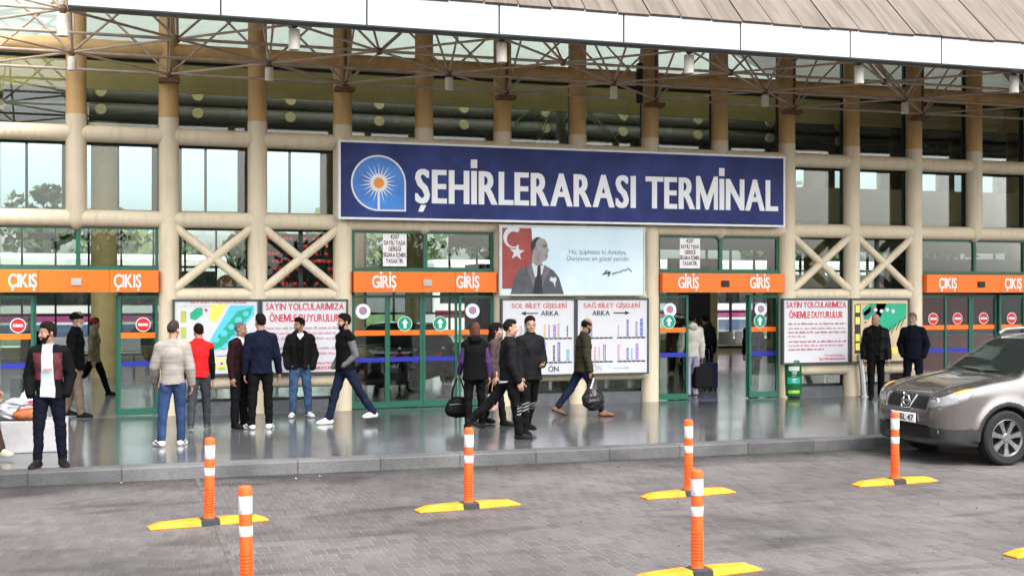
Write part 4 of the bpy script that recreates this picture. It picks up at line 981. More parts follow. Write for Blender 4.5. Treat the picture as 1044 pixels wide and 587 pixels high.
        if g.get('m2'):   # second colour: a panel given by a rule on (height, side, front, on sleeve)
            hh_ = c_ @ up / s; ss_ = c_ @ side / s; ff_ = c_ @ fr / s
            onarm = np.zeros(len(c_), bool)
            for i in (0, 1):
                a, b = J['sh', i] - P0, J['el', i] - P0; sg = (-1, 1)[i]; t = np.clip((c_ - a) @ (b - a) / ((b - a) @ (b - a)), 0, 1); onarm |= (ss_ * sg > .165)
                d = np.linalg.norm(c_ - (a + t[:, None] * (b - a)), axis=1); onarm |= (d < .062 * s + inf + puff) & (t > .25)
                a, b = J['el', i] - P0, J['wr', i] - P0; t = np.clip((c_ - a) @ (b - a) / ((b - a) @ (b - a)), 0, 1); d = np.linalg.norm(c_ - (a + t[:, None] * (b - a)), axis=1); onarm |= d < .05 * s + inf + puff
            mi = g['rule'](hh_, ss_, ff_, onarm).astype(np.int32); ms_.append(g['m2'])
        link(g['name'], np_mesh(g['name'], v, q_, mi), ms_, root)
    # ---- trousers
    if trousers:
        t_ = trousers; inf = t_.get('inf', .014) * s; T = Field(lo, [hi[0], hi[1], P0[2] + .2], .0088); p = T.grid()
        T.cone(P0 - .05 * s * up, P0 + .05 * s * up, .124 * s + fat * s, .112 * s + fat * s, .03, fr, .74)
        for i in (0, 1):
            k_, a_, h_ = J['knee', i], J['ank', i], J['hip', i]; e_ = k_ + (a_ - k_) * t_.get('len', .97)
            T.cone(h_, k_, .088 * s + inf * .6, .056 * s + inf, .02); T.cone(k_, e_, .056 * s + inf, .040 * s + inf * 1.25, .012)
        T.F = T.F + bone_wrinkle(p, t_.get('wr', .0075) * s, seed + 3)
        zz = p[2]; T.F = np.maximum(T.F, zz - (P0[2] + min(.03, (max(q_['hem'] for q_ in top if q_.get('hem', 1) < .05) if top else 0) + .03) * s))
        v, q_ = T.surf(); v = relax(v, q_, 2, .5); mi = None; ms_ = [t_['m']]
        if t_.get('bars'):
            c_ = v[q_].mean(1); mi = np.zeros(len(q_), np.int32)
            for i in (0, 1):
                k_, a_ = J['knee', i], J['ank', i]; ax = a_ - k_; tt = (c_ - k_) @ ax / (ax @ ax); dd = np.linalg.norm(c_ - (k_ + np.clip(tt, 0, 1)[:, None] * ax), axis=1)
                mm = (dd < .12) & ((c_ - k_) @ fr > .0) & (tt > .0) & (tt < .33) & ((((tt + (c_[:, 0] - k_[0]) * .9) / .11) % 1) < .45); mi[mm] = 1
            ms_.append(mat('reflective_tape', (.14, .14, .14), .5))
        link('trousers', np_mesh('trousers', v, q_, mi), ms_, root)
    # ---- shoes
    for i in (0, 1):
        a, f, n = J['ank', i], J['foot', i], J['fup', i]; sd_ = np.cross(f, n); b0 = a - .078 * s * n; M3 = np.stack([sd_, f, n], 1)
        T = Field(a - .30 * s, a + .30 * s, .0075)
        g0 = lambda x, y, z: b0 + s * (M3 @ V3(x, y, z))
        T.cone(g0(0, -.035, .035), g0(0, .10, .032), .042 * s, .046 * s, .015, n, .9); T.ell(g0(0, .135, .026), [.047 * s, .068 * s, .036 * s], .02, M3); T.cone(g0(0, -.02, .05), g0(0, .0, shoes[2] if len(shoes) > 2 else .085), .042 * s, .046 * s, .02); T.cone(g0(0, .03, .07), g0(0, .11, .04), .036 * s, .034 * s, .02)
        p = T.grid(); rel_ = [p[k] - b0[k] for k in range(3)]; hz = rel_[0] * n[0] + rel_[1] * n[1] + rel_[2] * n[2]; T.F = np.maximum(T.F, -hz)
        v, q_ = T.surf(); c_ = ((v[q_].mean(1) - b0) @ n) / s; mi = (c_ < .024).astype(np.int32); fy_ = ((v[q_].mean(1) - b0) @ f) / s; sx_ = ((v[q_].mean(1) - b0) @ sd_) / s
        ms_ = [cloth('shoe_%d_%d_%d' % tuple(int(x * 999) for x in shoes[0]), shoes[0], .5), mat('sole_%d_%d_%d' % tuple(int(x * 999) for x in shoes[1]), shoes[1], .6)]
        if len(shoes) > 3: mi[(abs(c_ - .045 - (fy_ - .06) * .25) < .010) & (fy_ > -.03) & (fy_ < .11)] = 2; ms_.append(cloth('shoe_flash', shoes[3], .5))
        link('shoe', np_mesh('shoe', v, q_, mi), ms_, root)
    return root, J, s

BLK = (.0036, .0036, .004); NAVY = (.004, .006, .015); WHT = (.52, .52, .52)
C_BLACK = cloth('black_cloth', BLK); C_NAVY = cloth('navy_cloth', NAVY); C_DNAVY = cloth('dark_navy_cloth', (.0035, .0042, .009)); C_JEAN = cloth('blue_denim', (.018, .034, .082), var=.4); C_DJEAN = cloth('dark_denim', (.008, .012, .028), var=.3)
C_LJEAN = cloth('washed_denim', (.038, .075, .14), var=.5); C_GREYT = cloth('grey_trouser', (.028, .031, .036)); C_KHAKI = cloth('khaki_cloth', (.13, .095, .07)); C_BRN = cloth('brown_cloth', (.03, .02, .014)); C_STONE = cloth('stone_quilt', (.20, .182, .16), .7); C_RED = cloth('red_fleece', (.40, .012, .014)); C_MAROON = cloth('maroon_cloth', (.065, .018, .022)); C_SHIRT = cloth('pale_blue_shirt', (.33, .39, .44)); C_OLIVE = cloth('olive_cloth', (.026, .024, .014)); C_GREYK = cloth('grey_knit', (.095, .095, .10)); C_WHITE = cloth('white_cotton', (.68, .68, .66)); C_CREAM = cloth('cream_fleece', (.50, .48, .42)); C_LILAC = cloth('pale_lilac_cloth', (.30, .29, .38)); C_PURPLE = cloth('purple_cloth', (.05, .02, .08)); C_LEATHER = mat('black_leather', (.0032, .0032, .0034), .6, spec=.08, var=.2, scale=8, bump=.15, bscale=60); C_CARD = cloth('dark_maroon_knit', (.014, .005, .006)); C_CAMO = mat('camouflage', (.035, .045, .02), .85, var=.1, scale=9, col2=(.17, .14, .08), bump=.1)
HB = (.007, .005, .004); HG = (.10, .095, .09); HBR = (.075, .03, .02)
WALK = ((22, 6, 2, 6), (-20, 14, 2, 6))
def gp(x, y, dz=PZ): return G(x, y, dz)
def hgt(x, yf, yt, z=PZ):
    g = G(x, yf, z); w = g.x * SA + g.y * CA; return (yf - yt) / FPX * w
def put(x, yf, yt, face, label, **k):
    H = min(1.9, max(1.58, hgt(x, yf, yt))); z = k.pop('z', PZ); return person(gp(x, yf, z), face, label, H=H, **k)
# man looking left by the kerb
r1, J1, s1 = put(50, 476, 327, -8, 'bearded man in black and maroon jacket with an ID card standing at the kerb', head=(-48, 3, 0), legs=((5, 5, 3, 14), (-3, 1, 5, 26)), arms=((-10, 13, 24, -8), (-12, 15, 20, -10)), pocket=(1, 1),
    top=(dict(name='shirt', m=C_SHIRT, arm=False, inf=.012, hem=-.09, collar=.02), dict(name='jacket', m=C_BLACK, m2=C_MAROON, rule=lambda h, s, f, a: (~a) & (h > .12) & (h < .44) & (f > -.02) & (abs(s) > .045) , inf=.026, hem=-.10, open=(.085, .06), collar=.015, puff=.006)),
    trousers=dict(m=C_DNAVY, inf=.010), shoes=((.008, .007, .007), (.07, .015, .015)), hair=dict(style='short', col=HB, vol=.014, beard=HB, bl=.005), skin=1, seed=3)
idc = MB(); c = J1['P'] + V3(.015, -.165, .27) * s1; idc.box(c[0] - .055, c[0] + .055, c[1] - .004, c[1], c[2] - .035, c[2] + .035)
idc.build('id_card', mat('card_white', (.7, .66, .66), .3), r1); idr = MB().box(c[0] - .05, c[0] + .05, c[1] - .007, c[1] - .0045, c[2] - .03, c[2] - .012).build('id_card_band', M_RED, r1)
# man in beanie walking right
put(77, 425, 317, 78, 'older man in black woollen hat, black coat and khaki trousers in the left doorway', head=(6, 4, 0), legs=((10, 4, 2, 5), (-10, 8, 2, 5)), top=(dict(name='coat', m=C_BLACK, inf=.034, hem=-.16, collar=.05, puff=.01),), trousers=dict(m=C_KHAKI, inf=.022), hair=dict(style='short', col=HG, cap=BLK, beard=(.42, .40, .38), bl=.008), fat=.02, seed=8)
put(96, 404, 322, 80, 'person in camouflage jacket and dark red cap behind the man in the woollen hat', legs=((-26, 34, 2, 5), (22, 4, 2, 5)), heel=(38, 0), top=(dict(name='jacket', m=C_CAMO, inf=.03, hem=-.14, collar=.03),), trousers=dict(m=C_BLACK), hair=dict(style='short', col=HB, cap=(.13, .015, .02)), seed=12)
put(33, 412, 326, -30, 'dark haired man in dark jacket standing inside behind the left glass leaf', legs=((0, 0, 5, 8), (0, 0, 5, 8)), top=(dict(name='jacket', m=C_BLACK, inf=.03, hem=-.1, collar=.03),), trousers=dict(m=C_GREYT), hair=dict(style='short', col=HB), skin=1, seed=13)
# man cut by the left edge: brown trousers striding right
put(-13, 466, 325, 62, 'man in brown trousers and beige shoes at the left edge of the photo', legs=((20, 4, 2, 8), (-16, 12, 2, 8)), heel=(0, 25), top=(dict(name='sweater', m=C_GREYK, inf=.02, hem=-.08),), trousers=dict(m=C_BRN, inf=.02), shoes=((.36, .31, .24), (.5, .46, .4)), hair=dict(style='short', col=HB), seed=15)
# stone jacket from behind
put(176, 454, 326, 172, 'man seen from behind in pale stone quilted jacket, blue jeans and white trainers', head=(-22, 2, 0), legs=((4, 5, 2, 14), (-7, 3, 5, 34)), arms=((-4, 14, 14, 4), (4, 16, 34, 2)), top=(dict(name='jacket', m=C_STONE, inf=.036, hem=-.08, collar=.03, puff=.008, quilt=.055),), trousers=dict(m=C_JEAN, inf=.014), shoes=(WHT, (.75, .75, .75), .08, (.03, .03, .03)), hair=dict(style='short', col=(.03, .024, .02), vol=.006), seed=21)
put(203, 438, 330, 172, 'man seen from behind in red sleeveless fleece over black sleeves and grey trousers', head=(22, 4, 0), legs=((14, 4, 2, 6), (-12, 10, 2, 6)), arms=((-2, 8, 12, 2), (6, 12, 22, 6)), top=(dict(name='sweater', m=C_BLACK, inf=.014, hem=-.02), dict(name='fleece_vest', m=C_RED, arm=False, inf=.030, hem=-.06, collar=.045)), trousers=dict(m=C_GREYT), shoes=((.05, .05, .05), (.5, .5, .5)), hair=dict(style='short', col=HB), seed=25)
put(244, 436, 327, 48, 'grey haired man in dark maroon cardigan and white collar facing right in profile', head=(14, 6, 0), top=(dict(name='shirt', m=C_WHITE, arm=False, inf=.010, hem=.0, collar=.028), dict(name='cardigan', m=C_CARD, inf=.024, hem=-.10, open=(.0, .05))), trousers=dict(m=C_BLACK, inf=.02), hair=dict(style='stubble', col=HG), skin=1, seed=28, legs=((0, 0, 3, 10), (0, 0, 3, 10)))
put(266, 437, 319, 176, 'man seen from behind in navy sweater, black trousers and white trainers', head=(18, 2, 0), legs=((3, 5, 3, 16), (-3, 1, 5, 34)), arms=((2, 15, 16, 8), (-2, 12, 10, 3)), top=(dict(name='sweater', m=C_NAVY, inf=.03, hem=-.09, collar=.035, puff=.006),), trousers=dict(m=C_BLACK, inf=.014), shoes=(WHT, (.75, .75, .75), .08, BLK), hair=dict(style='short', col=HB, vol=.009), fat=.01, seed=31)
put(306, 425, 323, -8, 'man in open black hooded jacket, white collar and blue jeans looking to the left', head=(-50, 3, 0), legs=((4, 6, 4, 10), (-2, 0, 5, 26)), arms=((-12, 15, 24, -8), (-9, 16, 14, -8)), pocket=(1, 1), top=(dict(name='undershirt', m=C_WHITE, arm=False, inf=.008, hem=.1, neck=.045), dict(name='jumper', m=C_BLACK, arm=False, inf=.016, hem=-.05, open=(-.3, .05)), dict(name='jacket', m=mat('black_nylon', (.0035, .0035, .0035), .8, spec=.15, var=.15), inf=.034, hem=-.10, open=(.05, .075), hood=True, puff=.01)), trousers=dict(m=C_LJEAN, inf=.018), shoes=(WHT, WHT), hair=dict(style='short', col=HB, vol=.014, beard=(.05, .03, .02), bl=.004), seed=35)
put(352, 432, 317, -72, 'bearded man in black quilted vest with grey sleeves striding in navy jeans and white trainers', head=(-6, 2, 0), legs=((16, 2, 5, 6), (-27, 8, 5, 6)), arms=((-4, 8, 40, -12), (-14, 8, 46, -22)), pocket=(1, 1), top=(dict(name='sweater', m=C_GREYK, inf=.016, hem=-.03), dict(name='vest', m=C_BLACK, arm=False, inf=.036, hem=-.07, collar=.04, quilt=.07)), trousers=dict(m=C_DJEAN, inf=.014), shoes=(WHT, (.75, .75, .75)), hair=dict(style='short', col=HB, vol=.013, beard=HB, bl=.009), fat=.01, seed=38)
# woman with handbag
rw, Jw, sw_ = put(484, 436, 333, 172, 'woman seen from behind in black vest with purple sleeves and reddish brown hair', head=(10, 3, 0), female=True, legs=((0, 0, 3, 6), (-4, 4, 3, 6)), arms=((0, 14, 4, 6), (4, 14, 34, 4)), top=(dict(name='sweater', m=C_PURPLE, inf=.018, hem=-.02), dict(name='vest', m=C_BLACK, arm=False, inf=.036, hem=-.14, collar=.03, hood=True)), trousers=dict(m=C_BLACK), hair=dict(style='long', col=HBR, cap=(.025, .018, .015), capkind='peak'), fat=.025, seed=41)
rh, Jh, sh_ = put(505, 433, 331, 60, 'person in dark coat mostly hidden behind the two uniformed guards', female=True, head=(0, 4, 0), legs=((14, 4, 2, 6), (-12, 8, 2, 6)), top=(dict(name='coat', m=cloth('dark_brown_cloth', (.05, .035, .035)), inf=.026, hem=-.2, collar=.02),), trousers=dict(m=C_BLACK), hair=dict(style='long', col=HB), seed=44)
TAPE = mat('pale_tape', (.5, .5, .5), .5); C_UNI = cloth('uniform_black', (.006, .006, .007), .7)
put(519, 447, 324, 84, 'security guard with short dark hair in black uniform jacket striding right in profile', head=(-4, 2, 0), legs=((12, 6, 2, 6), (-34, 16, 2, 6)), heel=(0, 22), arms=((0, 8, 22, 2), (-8, 8, 10, 2)), top=(dict(name='jacket', m=C_UNI, m2=TAPE, rule=lambda h, s, f, a: (h < -.075) & (~a), inf=.036, hem=-.11, collar=.03, puff=.012),), trousers=dict(m=C_BLACK, bars=True, inf=.018), hair=dict(style='short', col=HB, vol=.006), fat=.015, seed=48)
put(540, 443, 321, 18, 'security guard with glasses in black uniform jacket facing the camera with hand at his waist', head=(-20, 2, 0), legs=((4, 2, 3, 10), (-14, 10, 4, 10)), arms=((0, 14, 22, 0), (-4, 14, 74, -34)), top=(dict(name='jacket', m=C_UNI, inf=.038, hem=-.13, collar=.045, puff=.012),), trousers=dict(m=C_BLACK, bars=True, inf=.018), hair=dict(style='short', col=HB), fat=.02, glasses=True, seed=52)
ro, Jo, so_ = put(594, 424, 319, 84, 'balding bearded man in olive jacket and sandals walking right with a black plastic bag', head=(8, 22, 0), lean=3, legs=((26, 6, 2, 6), (-26, 12, 2, 6)), heel=(0, 20), arms=((0, 9, 12, 3), (-6, 9, 10, 3)), top=(dict(name='jacket', m=C_OLIVE, inf=.034, hem=-.12, collar=.04, puff=.008),), trousers=dict(m=C_DJEAN, len=.88), shoes=((.13, .065, .035), (.03, .02, .015), .03), hair=dict(style='balding', col=HB, beard=HB, bl=.008), skin=1, fat=.012, seed=55)
rc, Jc, sc_ = put(705, 405, 318, 174, 'young man seen from behind in cream hooded top and pale trousers entering the right doorway', head=(-8, 0, 0), legs=((8, 4, 2, 8), (-6, 4, 3, 12)), arms=((0, 11, 6, 4), (0, 13, 12, 4)), top=(dict(name='hooded_top', m=C_CREAM, inf=.032, hem=-.09, hood=True, puff=.01),), trousers=dict(m=C_LILAC, inf=.02), shoes=((.04, .035, .03), (.6, .6, .6)), hair=dict(style='short', col=HB, vol=.014), seed=60)
rp, Jp, sp_ = put(719, 396, 327, 168, 'person with dark clothes and backpack inside the right doorway beside the cream top', top=(dict(name='jacket', m=C_DNAVY, inf=.03, hem=-.08),), trousers=dict(m=C_DJEAN), hair=dict(style='short', col=HB), seed=63)
put(690, 394, 326, 175, 'person in dark red jacket just inside the right doorway', top=(dict(name='jacket', m=C_MAROON, inf=.03, hem=-.1),), trousers=dict(m=C_BLACK), hair=dict(style='short', col=HB), seed=66)
put(768, 397, 320, 175, 'person in dark coat seen through the right leaf of the open doorway', top=(dict(name='coat', m=C_BLACK, inf=.03, hem=-.22),), trousers=dict(m=C_BLACK), hair=dict(style='short', col=HB), seed=68, legs=((8, 2, 3, 6), (-8, 6, 3, 6)))
put(893, 408, 319, -28, 'bald man in black leather jacket and black trousers walking beside the steel post', head=(-26, 2, 0), legs=((14, 12, 2, 6), (-10, 14, 2, 6)), heel=(0, 18), arms=((-8, 12, 10, 4), (4, 10, 18, 4)), top=(dict(name='jumper', m=C_BLACK, arm=False, inf=.014, hem=-.04, collar=.03), dict(name='jacket', m=C_LEATHER, inf=.034, hem=-.12, open=(.05, .09), hood=True, puff=.008)), trousers=dict(m=C_BLACK), fat=.03, seed=71)
put(931, 407, 318, -40, 'grey bearded man in dark navy jacket standing behind the parked car', head=(-14, 3, 0), arms=((-12, 18, 22, -14), (-12, 18, 20, -12)), pocket=(1, 1), top=(dict(name='jacket', m=C_DNAVY, inf=.036, hem=-.12, collar=.035, puff=.008),), trousers=dict(m=C_DNAVY, inf=.02), hair=dict(style='short', col=HG, vol=.006, beard=(.33, .32, .31), bl=.008), fat=.015, seed=74)
# ------------------------------------------------------------------ cars
def polysd(pts, X, Y):
    d = np.full(X.shape, 1e9, np.float32); sg = np.ones(X.shape, np.float32); n = len(pts)
    for i in range(n):
        ax, ay = pts[i]; bx_, by_ = pts[i - 1]; ex, ey = bx_ - ax, by_ - ay; wx_, wy_ = X - ax, Y - ay
        t = np.clip((wx_ * ex + wy_ * ey) / (ex * ex + ey * ey + 1e-12), 0, 1)
        d = np.minimum(d, (wx_ - ex * t) ** 2 + (wy_ - ey * t) ** 2)
        c1, c2, c3 = Y >= ay, Y < by_, ex * wy_ > ey * wx_; flip = (c1 & c2 & c3) | (~c1 & ~c2 & ~c3); sg = np.where(flip, -sg, sg)
    return sg * np.sqrt(d)
def spline(pts, n=5):
    out = []; k = len(pts)
    for i in range(k):
        p0, p1, p2, p3 = (np.array(pts[(i + j - 1) % k], float) for j in range(4))
        for t in np.arange(n) / n: out.append(tuple(.5 * (2 * p1 + (p2 - p0) * t + (2 * p0 - 5 * p1 + 4 * p2 - p3) * t * t + (3 * p1 - p0 - 3 * p2 + p3) * t ** 3)))
    return out
def smax(a, b, k): h = np.clip(.5 - .5 * (a - b) / k, 0, 1); return a * (1 - h) + b * h + k * h * (1 - h)
M_TYRE = mat('tyre_rubber', (.011, .011, .012), .85, bump=.1); M_RIM = mat('alloy', (.20, .20, .205), .35, .9, var=.05); M_CHROME = mat('chrome', (.75, .75, .76), .08, 1.0, var=.02); M_TRIM = mat('black_cladding', (.022, .022, .023), .6, bump=.05)
M_CGL = mat('car_glass', (.012, .016, .015), .03, spec=.8, var=.02); M_LAMPG = mat('headlamp_lens', (.17, .17, .168), .08, var=.5, scale=10, spec=.8, coat=.5); M_AMBER = mat('amber_lens', (.62, .24, .04), .15, coat=.6); M_GRILLE = mat('grille_black', (.012, .012, .013), .35)
def car(loc, rz, label, paint, side, plan, cross, wheels, wr, h=.0125, detail=True, belt=1.0):
    """nose at local x = 0 pointing to -x, tail at +x; profiles are outlines of side, plan and cross-section"""
    root = empty('parked_car', loc, rz, label=label, cat='car')
    Ln = max(p[0] for p in side); Wd = max(p[1] for p in plan)
    F = Field((-.06, -Wd - .06, .12), (Ln + .06, Wd + .06, max(p[1] for p in side) + .06), h); X, Y, Z = F.ax
    s2 = polysd(spline(side), X[:, None] + 0 * Z[None], Z[None] + 0 * X[:, None])[:, None, :]
    p2 = polysd(spline(plan), X[:, None] + 0 * Y[None], Y[None] + 0 * X[:, None])[:, :, None]
    c2 = polysd(spline(cross), Y[:, None] + 0 * Z[None], Z[None] + 0 * Y[:, None])[None]
    F.F = smax(smax(s2 + 0 * p2, p2 + 0 * s2, .11), c2 + 0 * p2, .07).astype(np.float32)
    p = F.grid()
    for wx_ in wheels:
        for sg in (-1, 1):
            d = np.maximum(np.sqrt((p[0] - wx_) ** 2 + (p[2] - wr) ** 2) - (wr + .055) + 0 * p[1], (Wd - .28) - sg * p[1] + 0 * p[0] + 0 * p[2])
            F.F = np.maximum(F.F, -d)
            fl = np.abs(np.sqrt((p[0] - wx_) ** 2 + (p[2] - wr) ** 2) - (wr + .09)) ; bump = .022 * np.exp(-(fl / .06) ** 2) * (sg * p[1] > .5) * (p[2] > .3)
            F.F = F.F - bump
    if detail:   # two bonnet creases, a waist crease, door gaps
        for sg in (-1, 1):
            cr = np.abs(sg * p[1] - (.46 + .16 * np.clip((p[0] - .2) / 1.0, 0, 1))); F.F = F.F - .012 * np.exp(-(cr / .05) ** 2) * (p[0] < 1.25) * (p[2] > .8)
        for gx in (1.52, 2.55, 3.5): F.F = F.F + .012 * (np.abs(p[0] - gx) < h) * (np.abs(p[1]) > .55) * (p[2] > .42) * (p[2] < 1.5)
        F.F = F.F + .010 * (np.abs(p[0] - (.36 + .9 * (np.abs(p[1]) > .74))) < -1) 
        F.F = F.F + .012 * np.exp(-((p[2] - .61) / .03) ** 2) * (np.abs(p[1]) > .7) * (p[0] > 1.3) * (p[0] < 3.3)
        F.F = F.F + .03 * np.exp(-((np.maximum(np.abs(p[1]) - .40, 0) / .02) ** 2)) * np.exp(-((np.maximum(np.abs(p[2] - .76) - .075, 0) / .02) ** 2)) * (p[0] < .3)       # grille recess
        F.F = F.F + .05 * np.exp(-((np.maximum(np.abs(p[1]) - .42, 0) / .03) ** 2)) * np.exp(-((np.maximum(np.abs(p[2] - .40) - .06, 0) / .02) ** 2)) * (p[0] < .3)
    V, Q = F.surf(); V = relax(V, Q, 3, .5)
    c = V[Q].mean(1); a = V[Q[:, 2]] - V[Q[:, 0]]; b = V[Q[:, 3]] - V[Q[:, 1]]; N_ = np.cross(a, b); N_ /= np.maximum(np.linalg.norm(N_, axis=1), 1e-9)[:, None]
    x, y, z = c.T; ay = abs(y)
    zroof = max(q[1] for q in side)
    def inpoly(pts, u, v): return polysd(pts, u, v) < 0
    sw_ = (abs(N_[:, 1]) > .45) & (inpoly(SIDEWIN, x, z) | inpoly(SIDEWIN2, x, z) | inpoly(SIDEWIN3, x, z)) if detail else (abs(N_[:, 1]) > .45) & (z > belt + .05) & (z < zroof - .1) & (abs(x - 2.0) > .05)
    ws = (N_[:, 2] > .25) & (N_[:, 0] < -.2) & (z > belt + .10) & (z < zroof - .10) & (ay < .70 - .42 * np.clip((z - belt - .1), 0, 1)) & (x > 1.0) & (x < 2.4)
    rw_ = (N_[:, 0] > .3) & (z > belt + .1) & (z < zroof - .12) & (ay < .55) & (x > Ln - 1.2)
    glass_ = sw_ | ws | rw_
    trim = (z < .335) | ((z < .47) & ((x < .55) | (x > Ln - .5)))
    for wx_ in wheels: trim |= (np.sqrt((x - wx_) ** 2 + (z - wr) ** 2) < wr + .105) & (ay > .5) & (z < .95)
    t = np.clip((ay - .43) / .40, 0, 1) + np.clip((x - .14) / .50, 0, 1); t = np.maximum(t, (ay - .43) / .40)
    lamp_ = (ay > .44) & (x < .74) & (z > .70 + .05 * t) & (z < .795 + .115 * np.minimum(t, 1.5)) & (t < 1.75) & (N_[:, 2] < .93)
    amber = lamp_ & (z > .735 + .115 * np.minimum(t, 1.5)) & (t > .75)
    grl = ((ay < .42) & (x < .3) & (abs(z - .765) < .075)) | ((ay < .45) & (x < .3) & (abs(z - .40) < .075))
    if not detail: amber = amber & False
    cls = np.zeros(len(Q), int); cls[trim] = 1; cls[grl] = 2; cls[glass_ & ~trim] = 5
    for k, (n, m) in enumerate((('body_shell', paint), ('lower_cladding', M_TRIM), ('grille', M_GRILLE))):
        if (cls == k).any(): v, q_ = submesh(V, Q, cls == k); link(n, np_mesh(n, v, q_), m, root)
    HL = [(.06, .71), (.04, .80), (.35, .845), (.8, .905), (1.25, .955), (1.55, .972), (1.66, .955), (1.60, .88), (1.40, .82), (1.1, .775), (.6, .73), (.3, .71)]
    AM = [(.72, .895), (1.25, .956), (1.56, .972), (1.63, .955), (1.60, .925), (1.2, .905)]
    if detail:
        sl, pq = F.sub((-.05, -Wd - .05, .62), (.95, Wd + .05, 1.05)); FF = F.F[sl]
        ax_ = np.abs(pq[1]); tt = np.clip((ax_ - .43) / .40, 0, 1) + np.clip((pq[0] - .14) / .50, 0, 1); tt = np.maximum(tt + 0 * pq[2], (ax_ - .43) / .40); zz_ = pq[2] + 0 * tt
        for n, m, pg, off in (('headlight', M_LAMPG, HL, .006), ('turn_signal', M_AMBER, AM, .010)):
            pd = polysd([(a_ * .42, b_) for a_, b_ in pg], (tt * .42).astype(np.float32), zz_.astype(np.float32))
            for sg in (-1, 1):
                fl_ = Field((-.05, -Wd - .05, .62), (-.05 + h, -Wd - .05 + h, .62 + h), h); fl_.lo = F.lo + np.array([q_.start for q_ in sl]) * h
                fl_.F = np.maximum(np.maximum(np.maximum(FF - off, -(FF + .03)), pd), -sg * pq[1] + 0 * tt).astype(np.float32)
                v, q_ = fl_.surf()
                if len(q_): v = relax(v, q_, 2, .5); link(n, np_mesh(n, v, q_), m, root)
    for n, mk in (('windscreen', ws & ~sw_), ('rear_window', rw_), ('side_window', sw_ & (y < 0)), ('side_window', sw_ & (y > 0))):
        mk = mk & (cls == 5)
        if mk.any(): v, q_ = submesh(V, Q, mk); link(n, np_mesh(n, v, q_), M_CGL, root)
    for wx_ in wheels:
        for sg in (-1, 1):
            wc = V3(wx_, sg * (Wd - .125), wr); w = .108
            ty = MB().lathe([(wr * .66, -w * .9), (wr * .9, -w), (wr * .985, -w * .8), (wr, -w * .4), (wr, w * .4), (wr * .985, w * .8), (wr * .9, w), (wr * .66, w * .9)], wc, 40, 'y', capped=False).build('wheel', M_TYRE, root, True)
            yo = sg * (w * .72); rm = MB(); rm.lathe([(wr * .69, yo * 1.22), (wr * .665, yo * 1.28), (wr * .62, yo * 1.0), (wr * .61, -yo)], wc, 40, 'y', capped=False)
            rm.lathe([(.001, yo * 1.12), (.05, yo * 1.12), (.062, yo * .98), (.07, yo * .5)], wc, 20, 'y', capped=False)
            for i in range(7):
                an = 2 * math.pi * i / 7 + .2; u = V3(math.cos(an), 0, math.sin(an)); tv = V3(-math.sin(an), 0, math.cos(an)); oy = V3(0, 1, 0)
                vs = []
                for r_, wd_, yy in ((.045, .026, yo * 1.02), (wr * .40, .027, yo * 1.04), (wr * .645, .041, yo * 1.13)):
                    for q1 in (-1, 1): vs += [wc + u * r_ + tv * wd_ * q1 + oy * yy, wc + u * r_ + tv * wd_ * q1 * 1.1 + oy * (yy - sg * .035)]
                fs = []
                for j in range(2):
                    o_ = 4 * j; fs += [(o_, o_ + 2, o_ + 6, o_ + 4), (o_, o_ + 4, o_ + 5, o_ + 1), (o_ + 2, o_ + 3, o_ + 7, o_ + 6)]
                rm.add(vs, fs)
            rm.build('rim', M_RIM, ty)
            MB().lathe([(wr * .63, -yo * .3), (wr * .2, -yo * .3), (.01, -yo * .3)], wc, 24, 'y', capped=False).build('brake_disc', mat('dark_iron', (.04, .04, .042), .5, .6), ty)
    me_all = np_mesh('probe', V, Q); bvh = BVHTree.FromPolygons([tuple(v) for v in V], [tuple(q) for q in Q]); bpy.data.meshes.remove(me_all)
    def front(yy, zz):
        hit = bvh.ray_cast(Vector((-1, yy, zz)), Vector((1, 0, 0))); return hit[0].x if hit[0] else .1
    return root, bvh, front
SIDE = [(.16, .23), (.06, .33), (.03, .45), (.0, .58), (.02, .70), (.07, .80), (.17, .885), (.40, .965), (.75, 1.03), (1.08, 1.075), (1.25, 1.13), (1.55, 1.34), (1.86, 1.53), (2.15, 1.605), (2.7, 1.64), (3.4, 1.615), (3.95, 1.53), (4.22, 1.43), (4.42, 1.10), (4.50, .92), (4.53, .6), (4.47, .36), (4.3, .24), (2.3, .21)]
PLAN = [(.0, 0), (.012, .30), (.05, .52), (.14, .70), (.34, .815), (.7, .865), (1.4, .885), (3.4, .885), (4.1, .85), (4.4, .76), (4.52, .5), (4.53, 0), (4.52, -.5), (4.4, -.76), (4.1, -.85), (3.4, -.885), (1.4, -.885), (.7, -.865), (.34, -.815), (.14, -.70), (.05, -.52), (.012, -.30)]
CROSS = [(-.72, .2), (-.84, .30), (-.885, .55), (-.885, .82), (-.845, 1.02), (-.78, 1.16), (-.68, 1.42), (-.57, 1.585), (-.35, 1.64), (0, 1.655)]
CROSS = CROSS + [(-a, b) for a, b in CROSS[-2::-1]]
SIDEWIN = [(1.62, 1.08), (1.62, 1.18), (1.98, 1.46), (2.1, 1.50), (2.50, 1.52), (2.50, 1.08)]
SIDEWIN2 = [(2.62, 1.09), (2.62, 1.52), (3.2, 1.51), (3.42, 1.46), (3.42, 1.12)]; SIDEWIN3 = [(3.54, 1.14), (3.54, 1.44), (3.85, 1.37), (4.0, 1.26), (3.85, 1.18)]
M_PAINT = mat('brown_grey_metallic', (.165, .150, .143), .22, .8, var=.03, scale=30, coat=.8)
wc = G(1024, 474, 0)
CARX, CARY = wc.x - .93, wc.y + .80
cr, bvh, front = car((CARX, CARY, 0), 0, 'brown-grey metallic crossover car parked at the kerb on the right', M_PAINT, SIDE, PLAN, CROSS, (.93, 3.69), .345)
sl_ = MB()
